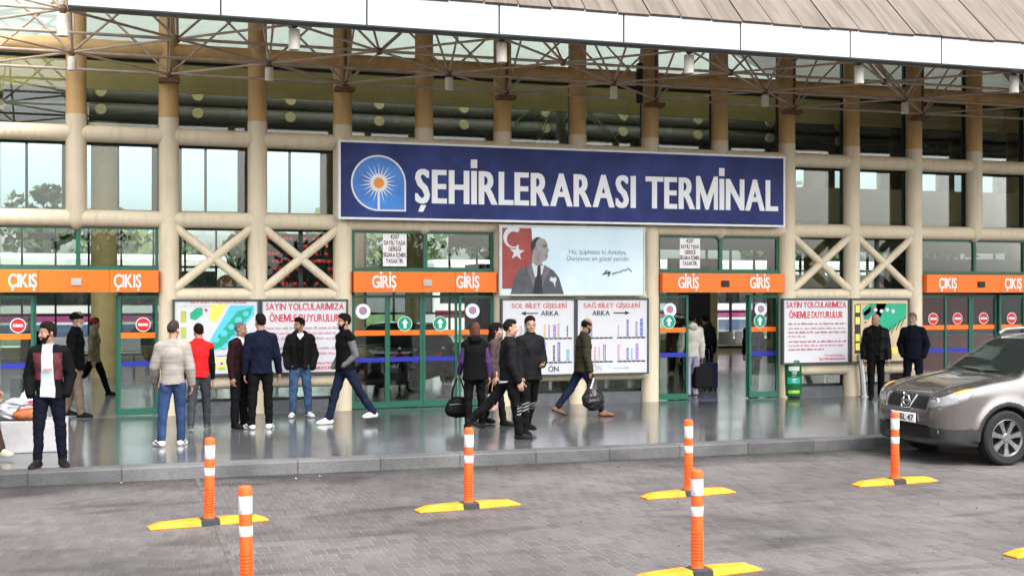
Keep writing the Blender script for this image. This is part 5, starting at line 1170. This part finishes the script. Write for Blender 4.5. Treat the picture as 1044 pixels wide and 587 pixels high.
for zz in (.708, .735, .762, .789, .816):
    sl_.path([(front(yy, zz) - .004, yy, zz) for yy in np.linspace(-.40, .40, 15)], .006, 6)
sl_.build('grille_slats', M_TRIM, cr)
mb = MB()
for sg in (-1, 1): mb.path([(front(sg * yy, zz) - .012, sg * yy, zz) for yy, zz in ((.145, .855), (.13, .80), (.10, .72), (.085, .685))], .013, 8)
mb.path([(front(yy, .688) - .014, yy, .688) for yy in np.linspace(-.085, .085, 5)], .010, 8)
mb.build('grille_chrome', M_CHROME, cr)
fx = front(0, .775) - .03
em = MB(); em.path([(fx, .066 * math.cos(t), .775 + .066 * math.sin(t)) for t in np.linspace(0, 2 * math.pi, 25)], .011, 8); em.box(fx - .012, fx + .012, -.092, .092, .760, .790)
em.build('emblem', M_CHROME, cr)
MB().box(fx + .004, fx + .05, -.11, .11, .70, .85).build('emblem_back', M_GRILLE, cr, bevel=.01)
px_ = front(0, .565) - .03
pl = MB().box(px_, px_ + .02, -.26, .26, .51, .625).build('number_plate', mat('plate_white', (.75, .75, .75), .35, var=.02), cr, bevel=.004)
MB().box(px_ - .002, px_ + .001, .215, .256, .513, .622).build('plate_band', mat('plate_blue', (.02, .06, .4), .4), pl)
tb = MB(); text_into(tb, '07 BL 47', -.21, .24, .527, .608, 0, bold=.02, t=.003, ref='07')
tb.v = [(px_ - .004 + v[1], -v[0], v[2]) for v in tb.v]; tb.build('plate_lettering', M_INK, pl)
for sg in (-1, 1):
    MB().lathe([(.001, .02), (.04, .012), (.062, -.004), (.068, .0), (.068, .05)], (front(sg * .565, .785) + .006, sg * .545, .785), 24, 'x', capped=False).build('lamp_bowl', M_CHROME, cr, True)
    fg = MB().lathe([(.0, -.008), (.035, -.006), (.042, .0), (.045, .03)], (front(sg * .58, .42) + .012, sg * .58, .425), 18, 'x', capped=False).build('fog_lamp', M_LAMPG, cr, True)
    mf = Field((1.35, min(sg * .8, sg * 1.1), .95), (1.75, max(sg * .8, sg * 1.1), 1.3), .011); mf.ell((1.56, sg * .98, 1.115), (.075, .115, .08), .02); mf.cone((1.60, sg * .80, 1.06), (1.57, sg * .93, 1.09), .035, .04, .03)
    v, q_ = mf.surf(); link('wing_mirror', np_mesh('wing_mirror', v, q_), M_PAINT, cr)
    rp_ = [(xx, sg * (.55 - .01 * abs(xx - 2.9)), zz) for xx, zz in ((1.95, 1.60), (2.05, 1.655), (2.6, 1.685), (3.2, 1.675), (3.75, 1.62), (3.85, 1.575))]
    MB().path(rp_, .02, 8).build('roof_rail', mat('satin_rail', (.22, .22, .225), .35, .8), cr, True)
    MB().path([(1.23, sg * .05, 1.135), (1.27, sg * .35, 1.145), (1.34, sg * .62, 1.145)], .009, 6).build('wiper', M_BLACK, cr)
    hd = MB()
    for hx_ in (2.35, 3.28): hd.path([(hx_, sg * .885, .93), (hx_ + .03, sg * .915, .935), (hx_ + .17, sg * .915, .94), (hx_ + .2, sg * .885, .94)], .012, 6)
    hd.build('door_handles', M_PAINT, cr)
# a low dark saloon standing inside the hall behind the entrance glass
SIDE2 = [(.2, .2), (.05, .35), (.0, .5), (.08, .68), (.5, .80), (1.1, .90), (1.4, .97), (1.9, 1.25), (2.3, 1.39), (2.9, 1.41), (3.5, 1.33), (4.0, 1.05), (4.5, 1.0), (4.62, .8), (4.6, .45), (4.4, .24)]
CROSS2 = [(-.75, .2), (-.86, .35), (-.89, .6), (-.86, .85), (-.80, .96), (-.66, 1.22), (-.5, 1.37), (0, 1.42)]; CROSS2 = CROSS2 + [(-a, b) for a, b in CROSS2[-2::-1]]
pb = P(372, 380, 23.4)
car((pb.x, 23.4, PZ + .01), R(62), 'low black saloon car on show inside behind the left entrance glass', mat('black_paint', (.012, .013, .015), .12, coat=1., var=.02), SIDE2, [(a * 4.62 / 4.53, b) for a, b in PLAN], CROSS2, (.9, 3.65), .32, h=.025, detail=False, belt=.9)

# ------------------------------------------------------------------ flexible posts on yellow bases
M_PO = mat('post_orange', (.70, .085, .014), .5, var=.14, scale=8, streak=.4); M_PW = mat('post_reflective_white', (.5, .5, .51), .55, var=.25, scale=18, bump=.15, bscale=30, streak=.5); M_YEL = mat('base_yellow', (.56, .195, .008), .65, var=.28, scale=7, streak=.3, bump=.1); M_RUB = mat('black_rubber', (.03, .03, .032), .8, bump=.1)
def post_meshes():
    r = .045
    prof = [(.052, .055), (.05, .075)]
    z = .10
    while z < .33: prof += [(r + .004, z), (r + .004, z + .012), (r - .003, z + .014), (r - .003, z + .022)]; z += .025
    lo = MB().lathe(prof + [(r, .34), (r, .455)], n=28, capped=False).mesh('post')
    mid = MB().lathe([(r + .001, .455), (r + .0025, .458), (r + .0025, .525), (r + .001, .528)], n=28, capped=False).mesh('band')
    o2 = MB().lathe([(r, .528), (r, .612)], n=28, capped=False).mesh('band')
    w2 = MB().lathe([(r + .001, .612), (r + .0025, .615), (r + .0025, .735), (r + .001, .738)], n=28, capped=False).mesh('band')
    cp = MB().lathe([(r + .002, .738), (r + .003, .785), (r - .004, .80), (r * .6, .806), (.0, .807)], n=28, capped=False).mesh('cap')
    L_, W_, H_ = .55, .10, .06; halves = []
    for sg in (-1, 1):
        mb = MB()
        vs = [(sg * .085, -W_, 0), (sg * L_, -W_ * .8, 0), (sg * L_, W_ * .8, 0), (sg * .085, W_, 0), (sg * .085, -W_ * .72, H_), (sg * (L_ - .10), -W_ * .5, H_ * .85), (sg * (L_ - .10), W_ * .5, H_ * .85), (sg * .085, W_ * .72, H_), (sg * L_, -W_ * .78, .014), (sg * L_, W_ * .78, .014)]
        mb.add(vs, [(4, 5, 6, 7), (0, 1, 8, 5, 4), (3, 7, 6, 9, 2), (8, 9, 6, 5), (1, 2, 9, 8), (0, 4, 7, 3), (0, 3, 2, 1)]); halves.append(mb.mesh('base'))
    sk = MB().box(-.083, .083, -.092, .092, 0, .05); sk.lathe([(.085, .045), (.075, .06), (.05, .062)], n=24)
    return dict(post=(lo, M_PO), lower_band=(mid, M_PW), middle_band=(o2, M_PO), upper_band=(w2, M_PW), cap=(cp, M_PO)), halves, (sk.mesh('socket'), M_RUB)
PM = None
def delineator(loc, rz, label, tilt=0):
    global PM
    first = PM is None
    if first: PM = post_meshes()
    root = empty('delineator_post', loc, rz, label=label, cat='bollard', group='orange and white posts on the road')
    for n, (me, m) in [('base', (b_, M_YEL)) for b_ in PM[1]] + [('socket', PM[2])] + list(PM[0].items()):
        if first:
            o = link(n, me, m, root, smooth=n not in ('base', 'socket'))
            if n not in ('base', 'socket'): me.set_sharp_from_angle(angle=R(30))
        else: o = bpy.data.objects.new(n, me); COL.objects.link(o); o.parent = root
        if n == 'base' : bv = o.modifiers.new('bevel', 'BEVEL'); bv.width = .008; bv.segments = 2; bv.limit_method = 'ANGLE'
        if n not in ('base', 'socket'): o.rotation_euler = (0, tilt, 0)
for x, y, rz, lab, tl in ((213, 534, 8, 'orange and white post left of centre, in front of the man in stone jacket', .012), (252, 612, 8, 'nearest orange and white post, at the bottom left corner, its base below the frame', -.018),
                          (477.5, 517.5, 7, 'orange and white post in the middle, in front of the woman with the handbag', .008), (702, 504.5, 6, 'orange and white post standing behind the nearer right-hand post', 0),
                          (711, 586, 6, 'near orange and white post at the bottom edge right of centre', -.005), (912.5, 492.5, 5, 'orange and white post in front of the parked car number plate', 0),
                          (1081, 562, 5, 'yellow base end of the post at the bottom right edge', 0)):
    delineator(G(x, y, 0.001), R(rz), lab, tl)

# ------------------------------------------------------------------ bin, steel posts, white block and bags
M_BIN = mat('bin_green', (.006, .12, .028), .35, var=.1, scale=4, coat=.2); M_BING = mat('bin_cyan', (.02, .33, .26), .4)
bp_ = gp(807, 405); bn = empty('litter_bin', bp_, R(-14), label='green round litter bin standing below the right white notice', cat='litter bin'); bn.scale = (.9, .9, .77)
MB().lathe([(.20, .05), (.205, .07), (.215, .80), (.222, .81), (.222, .84), (.215, .85), (.215, .93), (.19, .96), (.10, .985), (.0, .99)], n=32).build('bin_body', M_BIN, bn, True)
MB().lathe([(.175, 0), (.185, .02), (.185, .05)], n=28).build('bin_foot', M_BLACK, bn, True)
def curved(z0, z1, a0, a1, r, m, name, n=12):
    mb = MB(); vs = []
    for i in range(n + 1):
        a = R(a0 + (a1 - a0) * i / n) - math.pi / 2
        for z in (z0, z1): vs.append((r * math.cos(a), r * math.sin(a), z))
    mb.add(vs, [(2 * i, 2 * i + 2, 2 * i + 3, 2 * i + 1) for i in range(n)]); return mb.build(name, m, bn, True)
curved(.68, .79, -32, 32, .2185, mat('bin_plate', (.50, .55, .50), .4), 'bin_plate'); curved(.36, .52, -40, 40, .2155, M_BING, 'bin_label'); curved(.12, .20, -36, 36, .2125, mat('bin_lime', (.25, .45, .03), .4), 'bin_label')
for i, z in enumerate((.64, .60, .55, .47, .43, .39, .16)): curved(z, z + (.022 if i != 2 else .014), -16 + (i * 5) % 9, 16 - (i * 3) % 8, .2178, M_PW, 'bin_lettering')
MB().path([(-.05, -.0, .985), (-.03, 0, 1.0), (.03, 0, 1.0), (.05, 0, .985)], .01, 8).build('bin_knob', M_STEEL, bn)
def steelpost(x, y, h, r, lean, label):
    o = empty('steel_post', gp(x, y), label=label, cat='bollard')
    MB().tube((0, 0, 0), (lean * h, 0, h), r, n=18).build('post_tube', M_STEEL, o, True); MB().lathe([(r * 2.2, 0), (r * 2.2, .012), (r, .016)], n=20).build('post_flange', M_STEEL, o, True)
    MB().lathe([(r, 0), (r * .85, .015), (0, .02)], (lean * h, 0, h), 18).build('post_cap', M_STEEL, o, True)
steelpost(881, 404, .80, .052, -.10, 'leaning brushed steel post beside the bald man'); steelpost(271, 425, .75, .028, 0, 'thin steel post behind the man in the navy sweater')
bl = gp(18, 461); blk = empty('white_block', bl, R(2), label='low white marble block at the left edge carrying bags', cat='block')
MB().box(-.75, .60, -.1, .42, 0, .40).build('block_body', mat('white_marble', (.27, .265, .27), .3, var=.22, scale=2.5), blk, bevel=.012)
def sdf_bag(name, label, cat, loc, rz, lo, hi, prims, m, wr, part='bag_body', seed=1, h=.009):
    o = empty(name, loc, R(rz), label=label, cat=cat); F = Field(lo, hi, h)
    for c, r_, k in prims: F.ell(c, r_, k)
    F.F = F.F + bone_wrinkle(F.grid(), wr, seed); v, q_ = F.surf(); link(part, np_mesh(part, v, q_), m, o); return o
M_WBAG = mat('white_plastic', (.42, .41, .43), .4, var=.08, scale=4); bz_ = .55
b1 = sdf_bag('carrier_bag', 'white plastic carrier bag with red print on the white block', 'bag', (bl.x + .12, bl.y + .22, bz_), 10, (-.35, -.3, -.03), (.35, .3, .6), [((0, 0, .14), (.22, .15, .16), .05), ((.04, 0, .28), (.13, .08, .13), .08), ((.1, 0, .40), (.05, .03, .08), .05)], M_WBAG, .016, seed=4)
MB().path([(-.08, -.16, .20), (.0, -.165, .24), (.09, -.15, .20), (.02, -.165, .16), (-.05, -.165, .13)], .012, 6).build('bag_print', M_RED, b1)
sdf_bag('clear_bag', 'crumpled grey translucent bag in front of the white carrier bag', 'bag', (bl.x - .02, bl.y + .06, bz_), 0, (-.45, -.25, -.03), (.45, .25, .4), [((-.12, 0, .10), (.24, .12, .12), .05), ((.16, .02, .10), (.20, .12, .10), .05), ((0, 0, .2), (.15, .08, .08), .06)], mat('crumpled_grey', (.22, .22, .24), .3, var=.5, scale=14), .02, seed=6)
b3 = sdf_bag('leather_bag', 'orange brown bag lying on the white block', 'bag', (bl.x + .14, bl.y - .02, bz_), 0, (-.3, -.2, -.03), (.3, .2, .3), [((0, -.02, .075), (.2, .08, .085), .03), ((.08, -.02, .1), (.12, .07, .06), .03)], mat('tan_leather', (.25, .075, .025), .5, var=.15, scale=9), .006, seed=8)
MB().path([(-.14, -.06, .13), (-.10, -.09, .19), (.0, -.1, .21), (.1, -.09, .19), (.14, -.06, .13)], .009, 6).build('bag_handle', mat('tan_leather_dark', (.16, .05, .02), .5), b3)
def hand(rt, J, i): return rt.matrix_world @ Vector(tuple(J['wr', i] + .085 * J['fd', i]))
bpy.context.view_layer.update()
# black handbag of the woman
hp2 = hand(rw, Jw, 1); hb_ = empty('handbag', (hp2.x, hp2.y, hp2.z - .56), R(-8), label='black leather handbag hanging from the hand of the woman in purple sleeves', cat='bag')
F = Field((-.3, -.2, -.05), (.3, .2, .4), .009); F.ell((0, 0, .13), (.19, .09, .16), .02); F.cone((-.12, 0, .07), (.12, 0, .07), .08, .08, .05); F.F = F.F + bone_wrinkle(F.grid(), .004, 3); v, q_ = F.surf(); link('bag_body', np_mesh('bag_body', v, q_), C_LEATHER, hb_)
for sg in (-1, 1): MB().path([(-.10, sg * .05, .24), (-.09, sg * .04, .38), (-.03, sg * .01, .55), (.03, sg * .01, .55), (.09, sg * .04, .38), (.10, sg * .05, .24)], .010, 6).build('bag_handle', C_LEATHER, hb_)
MB().path([(-.15, -.08, .17), (0, -.095, .185), (.15, -.08, .17)], .005, 6).build('bag_zip', M_STEEL, hb_)
hq = hand(rh, Jh, 0); hb2 = empty('handbag', (hq.x - .02, hq.y - .02, hq.z - .42), R(60), label='dusty pink handbag carried by the person hidden behind the guards', cat='bag')
MB().box(-.16, .16, -.06, .06, 0, .26).build('bag_body', mat('pink_leather', (.42, .25, .22), .5, var=.08), hb2, bevel=.03); MB().path([(-.1, 0, .25), (-.08, 0, .36), (0, 0, .42), (.08, 0, .36), (.1, 0, .25)], .008, 6).build('bag_handle', mat('pink_leather_dark', (.2, .1, .09), .5), hb2)
# black plastic bag of the man in sandals
ho = hand(ro, Jo, 0); pbg = sdf_bag('plastic_bag', 'shiny black plastic bag carried by the balding man in sandals', 'bag', (ho.x + .02, ho.y - .02, ho.z - .55), 20, (-.3, -.25, -.02), (.3, .25, .62), [((0, 0, .17), (.20, .14, .17), .05), ((0, 0, .33), (.12, .08, .14), .08), ((0, 0, .46), (.05, .03, .12), .06)], mat('black_polythene', (.012, .012, .013), .22, var=.1), .014, seed=9)
MB().path([(-.01, -.03, .52), (-.06, -.05, .44), (-.11, -.06, .36)], .012, 6).build('bag_strap', M_PW, pbg)
# travel bag of the man in cream
hc = hand(rc, Jc, 0); tbg = empty('travel_bag', (hc.x - .0, hc.y, hc.z - .52), R(6), label='black upright travel bag in the hand of the man in cream top', cat='bag')
MB().box(-.20, .20, -.09, .09, 0, .42).build('bag_body', cloth('black_canvas', (.013, .013, .014)), tbg, bevel=.035); MB().path([(-.08, 0, .41), (-.07, 0, .50), (.07, 0, .50), (.08, 0, .41)], .012, 6).build('bag_handle', M_BLACK, tbg)
MB().box(-.15, .15, -.10, -.088, .06, .24).build('bag_pocket', MATS['black_canvas'], tbg, bevel=.005)
# suitcase and backpack by the doorway
sp2 = gp(722, 398); sc2 = empty('suitcase', sp2, R(8), label='dark blue wheeled suitcase behind the man in cream top', cat='suitcase'); sc2.scale = (.85, .85, .85)
MB().box(-.21, .21, -.13, .13, .06, .68).build('case_shell', mat('suitcase_blue', (.03, .03, .10), .5), sc2, bevel=.03)
for sx in (-.15, .15): MB().lathe([(.03, -.02), (.03, .02)], (sx, -.08, .03), 12, 'x').build('wheel', M_BLACK, sc2)
MB().path([(-.09, .1, .67), (-.09, .1, 1.0), (.09, .1, 1.0), (.09, .1, .67)], .01, 6).build('pull_handle', M_STEEL, sc2)
bq = rp.matrix_world @ Vector(tuple(Jp['chest'])); bpk = empty('backpack', (bq.x, bq.y, bq.z - .22), R(168), label='black backpack worn by the person beside the cream top', cat='backpack')
F = Field((-.26, -.05, -.1), (.26, .38, .6), .011); F.ell((0, .20, .20), (.17, .10, .26), .02); F.ell((0, .28, .12), (.13, .06, .14), .02); v, q_ = F.surf(); link('bag_body', np_mesh('bag_body', v, q_), MATS['black_canvas'], bpk)
for sg in (-1, 1): MB().path([(sg * .1, .14, .40), (sg * .12, .0, .46), (sg * .12, -.12, .40), (sg * .13, -.12, .22), (sg * .13, .05, .06)], .016, 6).build('shoulder_strap', MATS['black_canvas'], bpk)

# ------------------------------------------------------------------ grit and scraps on the road
rg = np.random.RandomState(5); mb = MB(); ml = MB()
for i in range(420):
    x = rg.uniform(-4, 14); y = CURB - abs(rg.normal(0, .22)) - .02 if i < 300 else rg.uniform(7, CURB); r_ = rg.uniform(.005, .016); h_ = r_ * .7; a = rg.uniform(0, 6.28)
    t = [(x + r_ * math.cos(a + j * 1.6 + rg.uniform(-.3, .3)), y + r_ * math.sin(a + j * 1.6), .001) for j in range(4)]
    (mb if i % 40 else ml).add(t + [(x, y, h_)], [(0, 1, 4), (1, 2, 4), (2, 3, 4), (3, 0, 4)])
tag(mb.build('grit', mat('dark_grit', (.03, .024, .018), .95, var=.5)), kind='stuff', label='dark grit and dry leaf bits along the kerb foot'); tag(ml.build('litter', mat('paper_scrap', (.4, .4, .38), .9)), kind='stuff', label='tiny pale paper scraps on the road')
# ------------------------------------------------------------------ inside the hall
def barrier(x0, x1, y, n):
    ps = []
    for i in range(n):
        x = x0 + (x1 - x0) * i / (n - 1); ps.append(x)
        o = empty('barrier_post', (x, y, PZ), label=f'{ordn[i]} of the dark posts holding the red rope inside the entrance', cat='barrier post', group='rope barrier posts')
        MB().tube((0, 0, .02), (0, 0, .95), .025).build('post_tube', M_BLACK, o, True); MB().lathe([(.16, 0), (.16, .015), (.03, .04)], n=20).build('post_foot', M_BLACK, o, True); MB().lathe([(.03, .93), (.035, .96), (0, .98)], n=14, capped=False).build('post_knob', M_STEEL, o, True)
    mb = MB()
    for a, b in zip(ps[:-1], ps[1:]): mb.path([(a + (b - a) * t, y, PZ + .86 - .14 * math.sin(math.pi * t)) for t in np.linspace(0, 1, 9)], .022, 8)
    tag(mb.build('barrier_rope', mat('red_rope', (.5, .02, .04), .7)), 'red rope slung between the dark posts in front of the black car', 'rope')
q0 = P(362, 380, 22.9); q1 = P(452, 380, 22.9)
barrier(q0.x, q1.x, 22.9, 3)
def bench(x, y, label):
    o = empty('bench', (x, y, PZ), label=label, cat='bench', group='benches in the hall')
    for i in range(4):
        MB().box(-1.1 + i * .56, -.6 + i * .56, -.22, .2, .42, .45).build('seat', M_STEEL, o, bevel=.01); MB().box(-1.1 + i * .56, -.6 + i * .56, .2, .23, .48, .85).build('backrest', M_STEEL, o, bevel=.01)
    MB().box(-1.1, 1.15, -.03, .03, .36, .41).build('rail', M_BLACK, o)
    for sx in (-.9, .9): MB().box(sx - .03, sx + .03, -.25, .25, 0, .04).box(sx - .03, sx + .03, -.03, .03, .04, .36).build('leg', M_BLACK, o)
bench(P(735, 380, 33).x, 33, 'steel bench row deep in the hall behind the open right doorway'); bench(P(100, 380, 34).x, 34, 'steel bench row deep in the hall behind the left doorway')
def counter(x, y, w, h, m, label, rz=0):
    o = empty('kiosk', (x, y, PZ), R(rz), label=label, cat='kiosk')
    MB().box(-w / 2, w / 2, -.35, .35, 0, .95).build('counter_front', m, o, bevel=.01); MB().box(-w / 2 - .03, w / 2 + .03, -.4, .4, .952, 1.0).build('counter_top', M_PLINTH, o, bevel=.008)
    MB().box(-w / 2, w / 2, .8, .9, .0, h).build('back_panel', m, o); MB().box(-w / 2, w / 2, -.35, .9, h, h + .35).build('fascia', M_BLACK, o)
    for sx in (-1, 1): MB().box(sx * w / 2 - .04, sx * w / 2 + .04, -.34, .79, 1.0, h - .003).build('post', M_BLACK, o)
M_KRED = mat('kiosk_red', (.20, .015, .03), .5)
counter(P(985, 350, 26).x, 26, 3.6, 2.5, M_KRED, 'dark red kiosk inside the hall behind the right exit doors')
counter(P(520, 360, 26.2).x, 26.2, 1.6, 2.3, mat('counter_wood', (.24, .14, .07), .6), 'brown ticket counter inside the hall right of the black car')
kp = P(708, 340, 32); ob = empty('info_panel', (kp.x, 32, PZ), label='tall dark display panel standing inside beyond the right doorway', cat='display panel')
MB().box(-.75, .75, 0, .25, 0, 3.0).build('panel_case', M_TAN, ob, bevel=.02); MB().box(-.5, .5, -.02, -.002, 1.1, 2.8).build('panel_screen', M_BLACK, ob, bevel=.01)
# leafy things
def leaf_mat(name, c1, c2): return mat(name, c1, .65, var=.3, scale=1.6, col2=c2)
def tree(name, label, x, y, h, r, seed, m, trunk_h=.35, n=1500, ls=.45, group=None, squash=.8):
    rnd = np.random.RandomState(seed); o = empty(name, (x, y, 0), label=label, cat='tree', group=group)
    mb = MB(); th = h * trunk_h; mb.path([(0, 0, 0), (.05, .03, th * .5), (.0, .08, th), (.1, .05, h * .75)], [.05 * r + .08, .04 * r + .06, .04 * r + .05, .03])
    for i in range(6):
        a = i * 1.05 + rnd.uniform(0, .5); mb.path([(0, .05, th * .9), (math.cos(a) * r * .4, math.sin(a) * r * .4, th + (h - th) * .35), (math.cos(a) * r * .75, math.sin(a) * r * .75, th + (h - th) * .6)], [.05, .035, .015], 6)
    mb.build('trunk', mat('bark', (.09, .07, .05), .9, bump=.4), o)
    nc = 16; cs = rnd.normal(size=(nc, 3)); cs /= np.linalg.norm(cs, axis=1)[:, None]; cs *= rnd.uniform(.25, .8, (nc, 1)); cs = cs * [r, r, (h - th) * .5] + [0, 0, th + (h - th) * .5]; cr_ = rnd.uniform(.28, .5, nc) * r
    k = rnd.randint(0, nc, n); d = rnd.normal(size=(n, 3)); d /= np.linalg.norm(d, axis=1)[:, None]; c = cs[k] + d * (cr_[k] * rnd.uniform(.5, 1.05, n))[:, None] * [1, 1, squash]
    u = rnd.normal(size=(n, 3)); u /= np.linalg.norm(u, axis=1)[:, None]; w = np.cross(u, rnd.normal(size=(n, 3))); w /= np.linalg.norm(w, axis=1)[:, None]; s1 = ls * rnd.uniform(.6, 1.2, (n, 1))
    V = np.stack([c - u * s1 * .5, c + w * s1 * .28, c + u * s1 * .5, c - w * s1 * .28], 1).reshape(-1, 3); Q = np.arange(4 * n).reshape(-1, 4)
    link('crown', np_mesh('crown', V, Q, smooth=False), m, o); return o
L1 = leaf_mat('leaf_green', (.035, .075, .018), (.10, .15, .04)); L2 = leaf_mat('leaf_deep', (.025, .05, .018), (.06, .10, .03)); L3 = leaf_mat('leaf_pale', (.08, .12, .03), (.16, .20, .07))
rt = np.random.RandomState(2)
lab = 'tree in the row beyond the far side of the hall'
for i in range(22):
    x = -22 + i * 4.3 + rt.uniform(-1, 1); y = 68 + rt.uniform(-5, 16)
    tree('broadleaf_tree', lab, x, y, rt.uniform(5.5, 9.5), rt.uniform(2, 3.2), 100 + i, (L1, L2, L3)[i % 3], n=700, ls=.7, group='trees beyond the far glazing')
def bus(x, y, rz, col, label):
    o = empty('coach', (x, y, 0), R(rz), label=label, cat='coach', group='coaches beyond the far glazing')
    MB().box(-5.8, 5.8, -1.25, 1.25, .45, 3.55).build('coach_body', M_WHITE, o, bevel=.18); MB().box(-5.5, 5.4, -1.27, -1.24, 1.75, 2.95).build('side_window', M_CGL, o); MB().box(-5.5, 5.4, 1.24, 1.27, 1.75, 2.95).build('side_window', M_CGL, o)
    MB().box(-5.83, -5.79, -1.1, 1.1, 1.3, 3.1).build('windscreen', M_CGL, o); MB().box(-5.7, 5.7, -1.262, -1.2, 1.15, 1.45).build('side_stripe', col, o); MB().box(-2, 3.5, -1.266, -1.2, .6, 1.05).build('side_stripe', mat('stripe_blue', (.10, .14, .24), .4), o)
    for wx_ in (-3.6, 2.8, 4.1): 
        for sg in (-1, 1): MB().lathe([(.2, -.14), (.5, -.14), (.5, .14), (.2, .14)], (wx_, sg * 1.13, .5), 24, 'y').build('wheel', M_TYRE, o, True)
M_PNK = mat('stripe_magenta', (.36, .07, .2), .4)
for i, (px, yy, m) in enumerate(((60, 47, M_PNK), (570, 50, MATS['kiosk_red']), (760, 48, M_PNK), (1000, 47, MATS['stripe_blue'] if 'stripe_blue' in MATS else M_RED))):
    bus(P(px, 320, yy).x, yy, (2, -3, 1, 2)[i], m, ('white coach with magenta stripe beyond the left doorway', 'white coach with dark red stripe beyond the hall, between the two entrances', 'white coach with magenta stripe beyond the open right doorway', 'white coach with blue stripe beyond the right exit')[i])
# tall indoor palm behind the upper windows
pp = P(572, 85, 24.3); pal = empty('palm_tree', (pp.x, 24.3, PZ), label='tall palm inside the hall showing fronds above the blue sign', cat='palm tree')
MB().path([(0, 0, 0), (.08, .02, 2), (.02, .05, 4.2), (0, 0, 5.9)], [.2, .14, .12, .10], 10).build('trunk', MATS['bark'], pal, True)
fr_ = MB(); rnd = random.Random(4)
for i in range(17):
    a = i * 2.4; el = rnd.uniform(-.1, 1.1); Lf = rnd.uniform(1.3, 1.9); pts = []
    for t in np.linspace(0, 1, 10): rr = Lf * t * math.cos(el * (1 - t * .6)); pts.append(Vector((math.cos(a) * rr, math.sin(a) * rr * .65, 5.9 + Lf * t * math.sin(el) - .95 * t * t * Lf * .75)))
    fr_.path(pts, [.02 - .0015 * j for j in range(10)], 5)
    sdv = Vector((-math.sin(a), math.cos(a), 0))
    for j in range(1, 10):
        for t in (0, .5):
            p_ = pts[j] if t == 0 or j == 9 else (pts[j] + pts[j + 1]) / 2; dirn = (pts[min(j + 1, 9)] - pts[j - 1]).normalized()
            for sg in (-1, 1):
                tip = p_ + sdv * sg * .34 * (1.1 - j / 12) + dirn * .2 - Vector((0, 0, .14)); fr_.add([p_ - dirn * .016, p_ + dirn * .016, tip], [(0, 1, 2)])
fr_.build('fronds', L2, pal)

# a row of roadside trees across the forecourt, mirrored in the glass
for i in range(9):
    tree('roadside_tree', 'broad tree across the forecourt mirrored in the entrance glass', -22 + i * 6.5 + rt.uniform(-1.5, 1.5), -31 + rt.uniform(-4, 4), rt.uniform(4.6, 6.4), rt.uniform(2, 2.9), 300 + i, (L1, L2)[i % 2], n=900, ls=.5, group='trees across the forecourt')
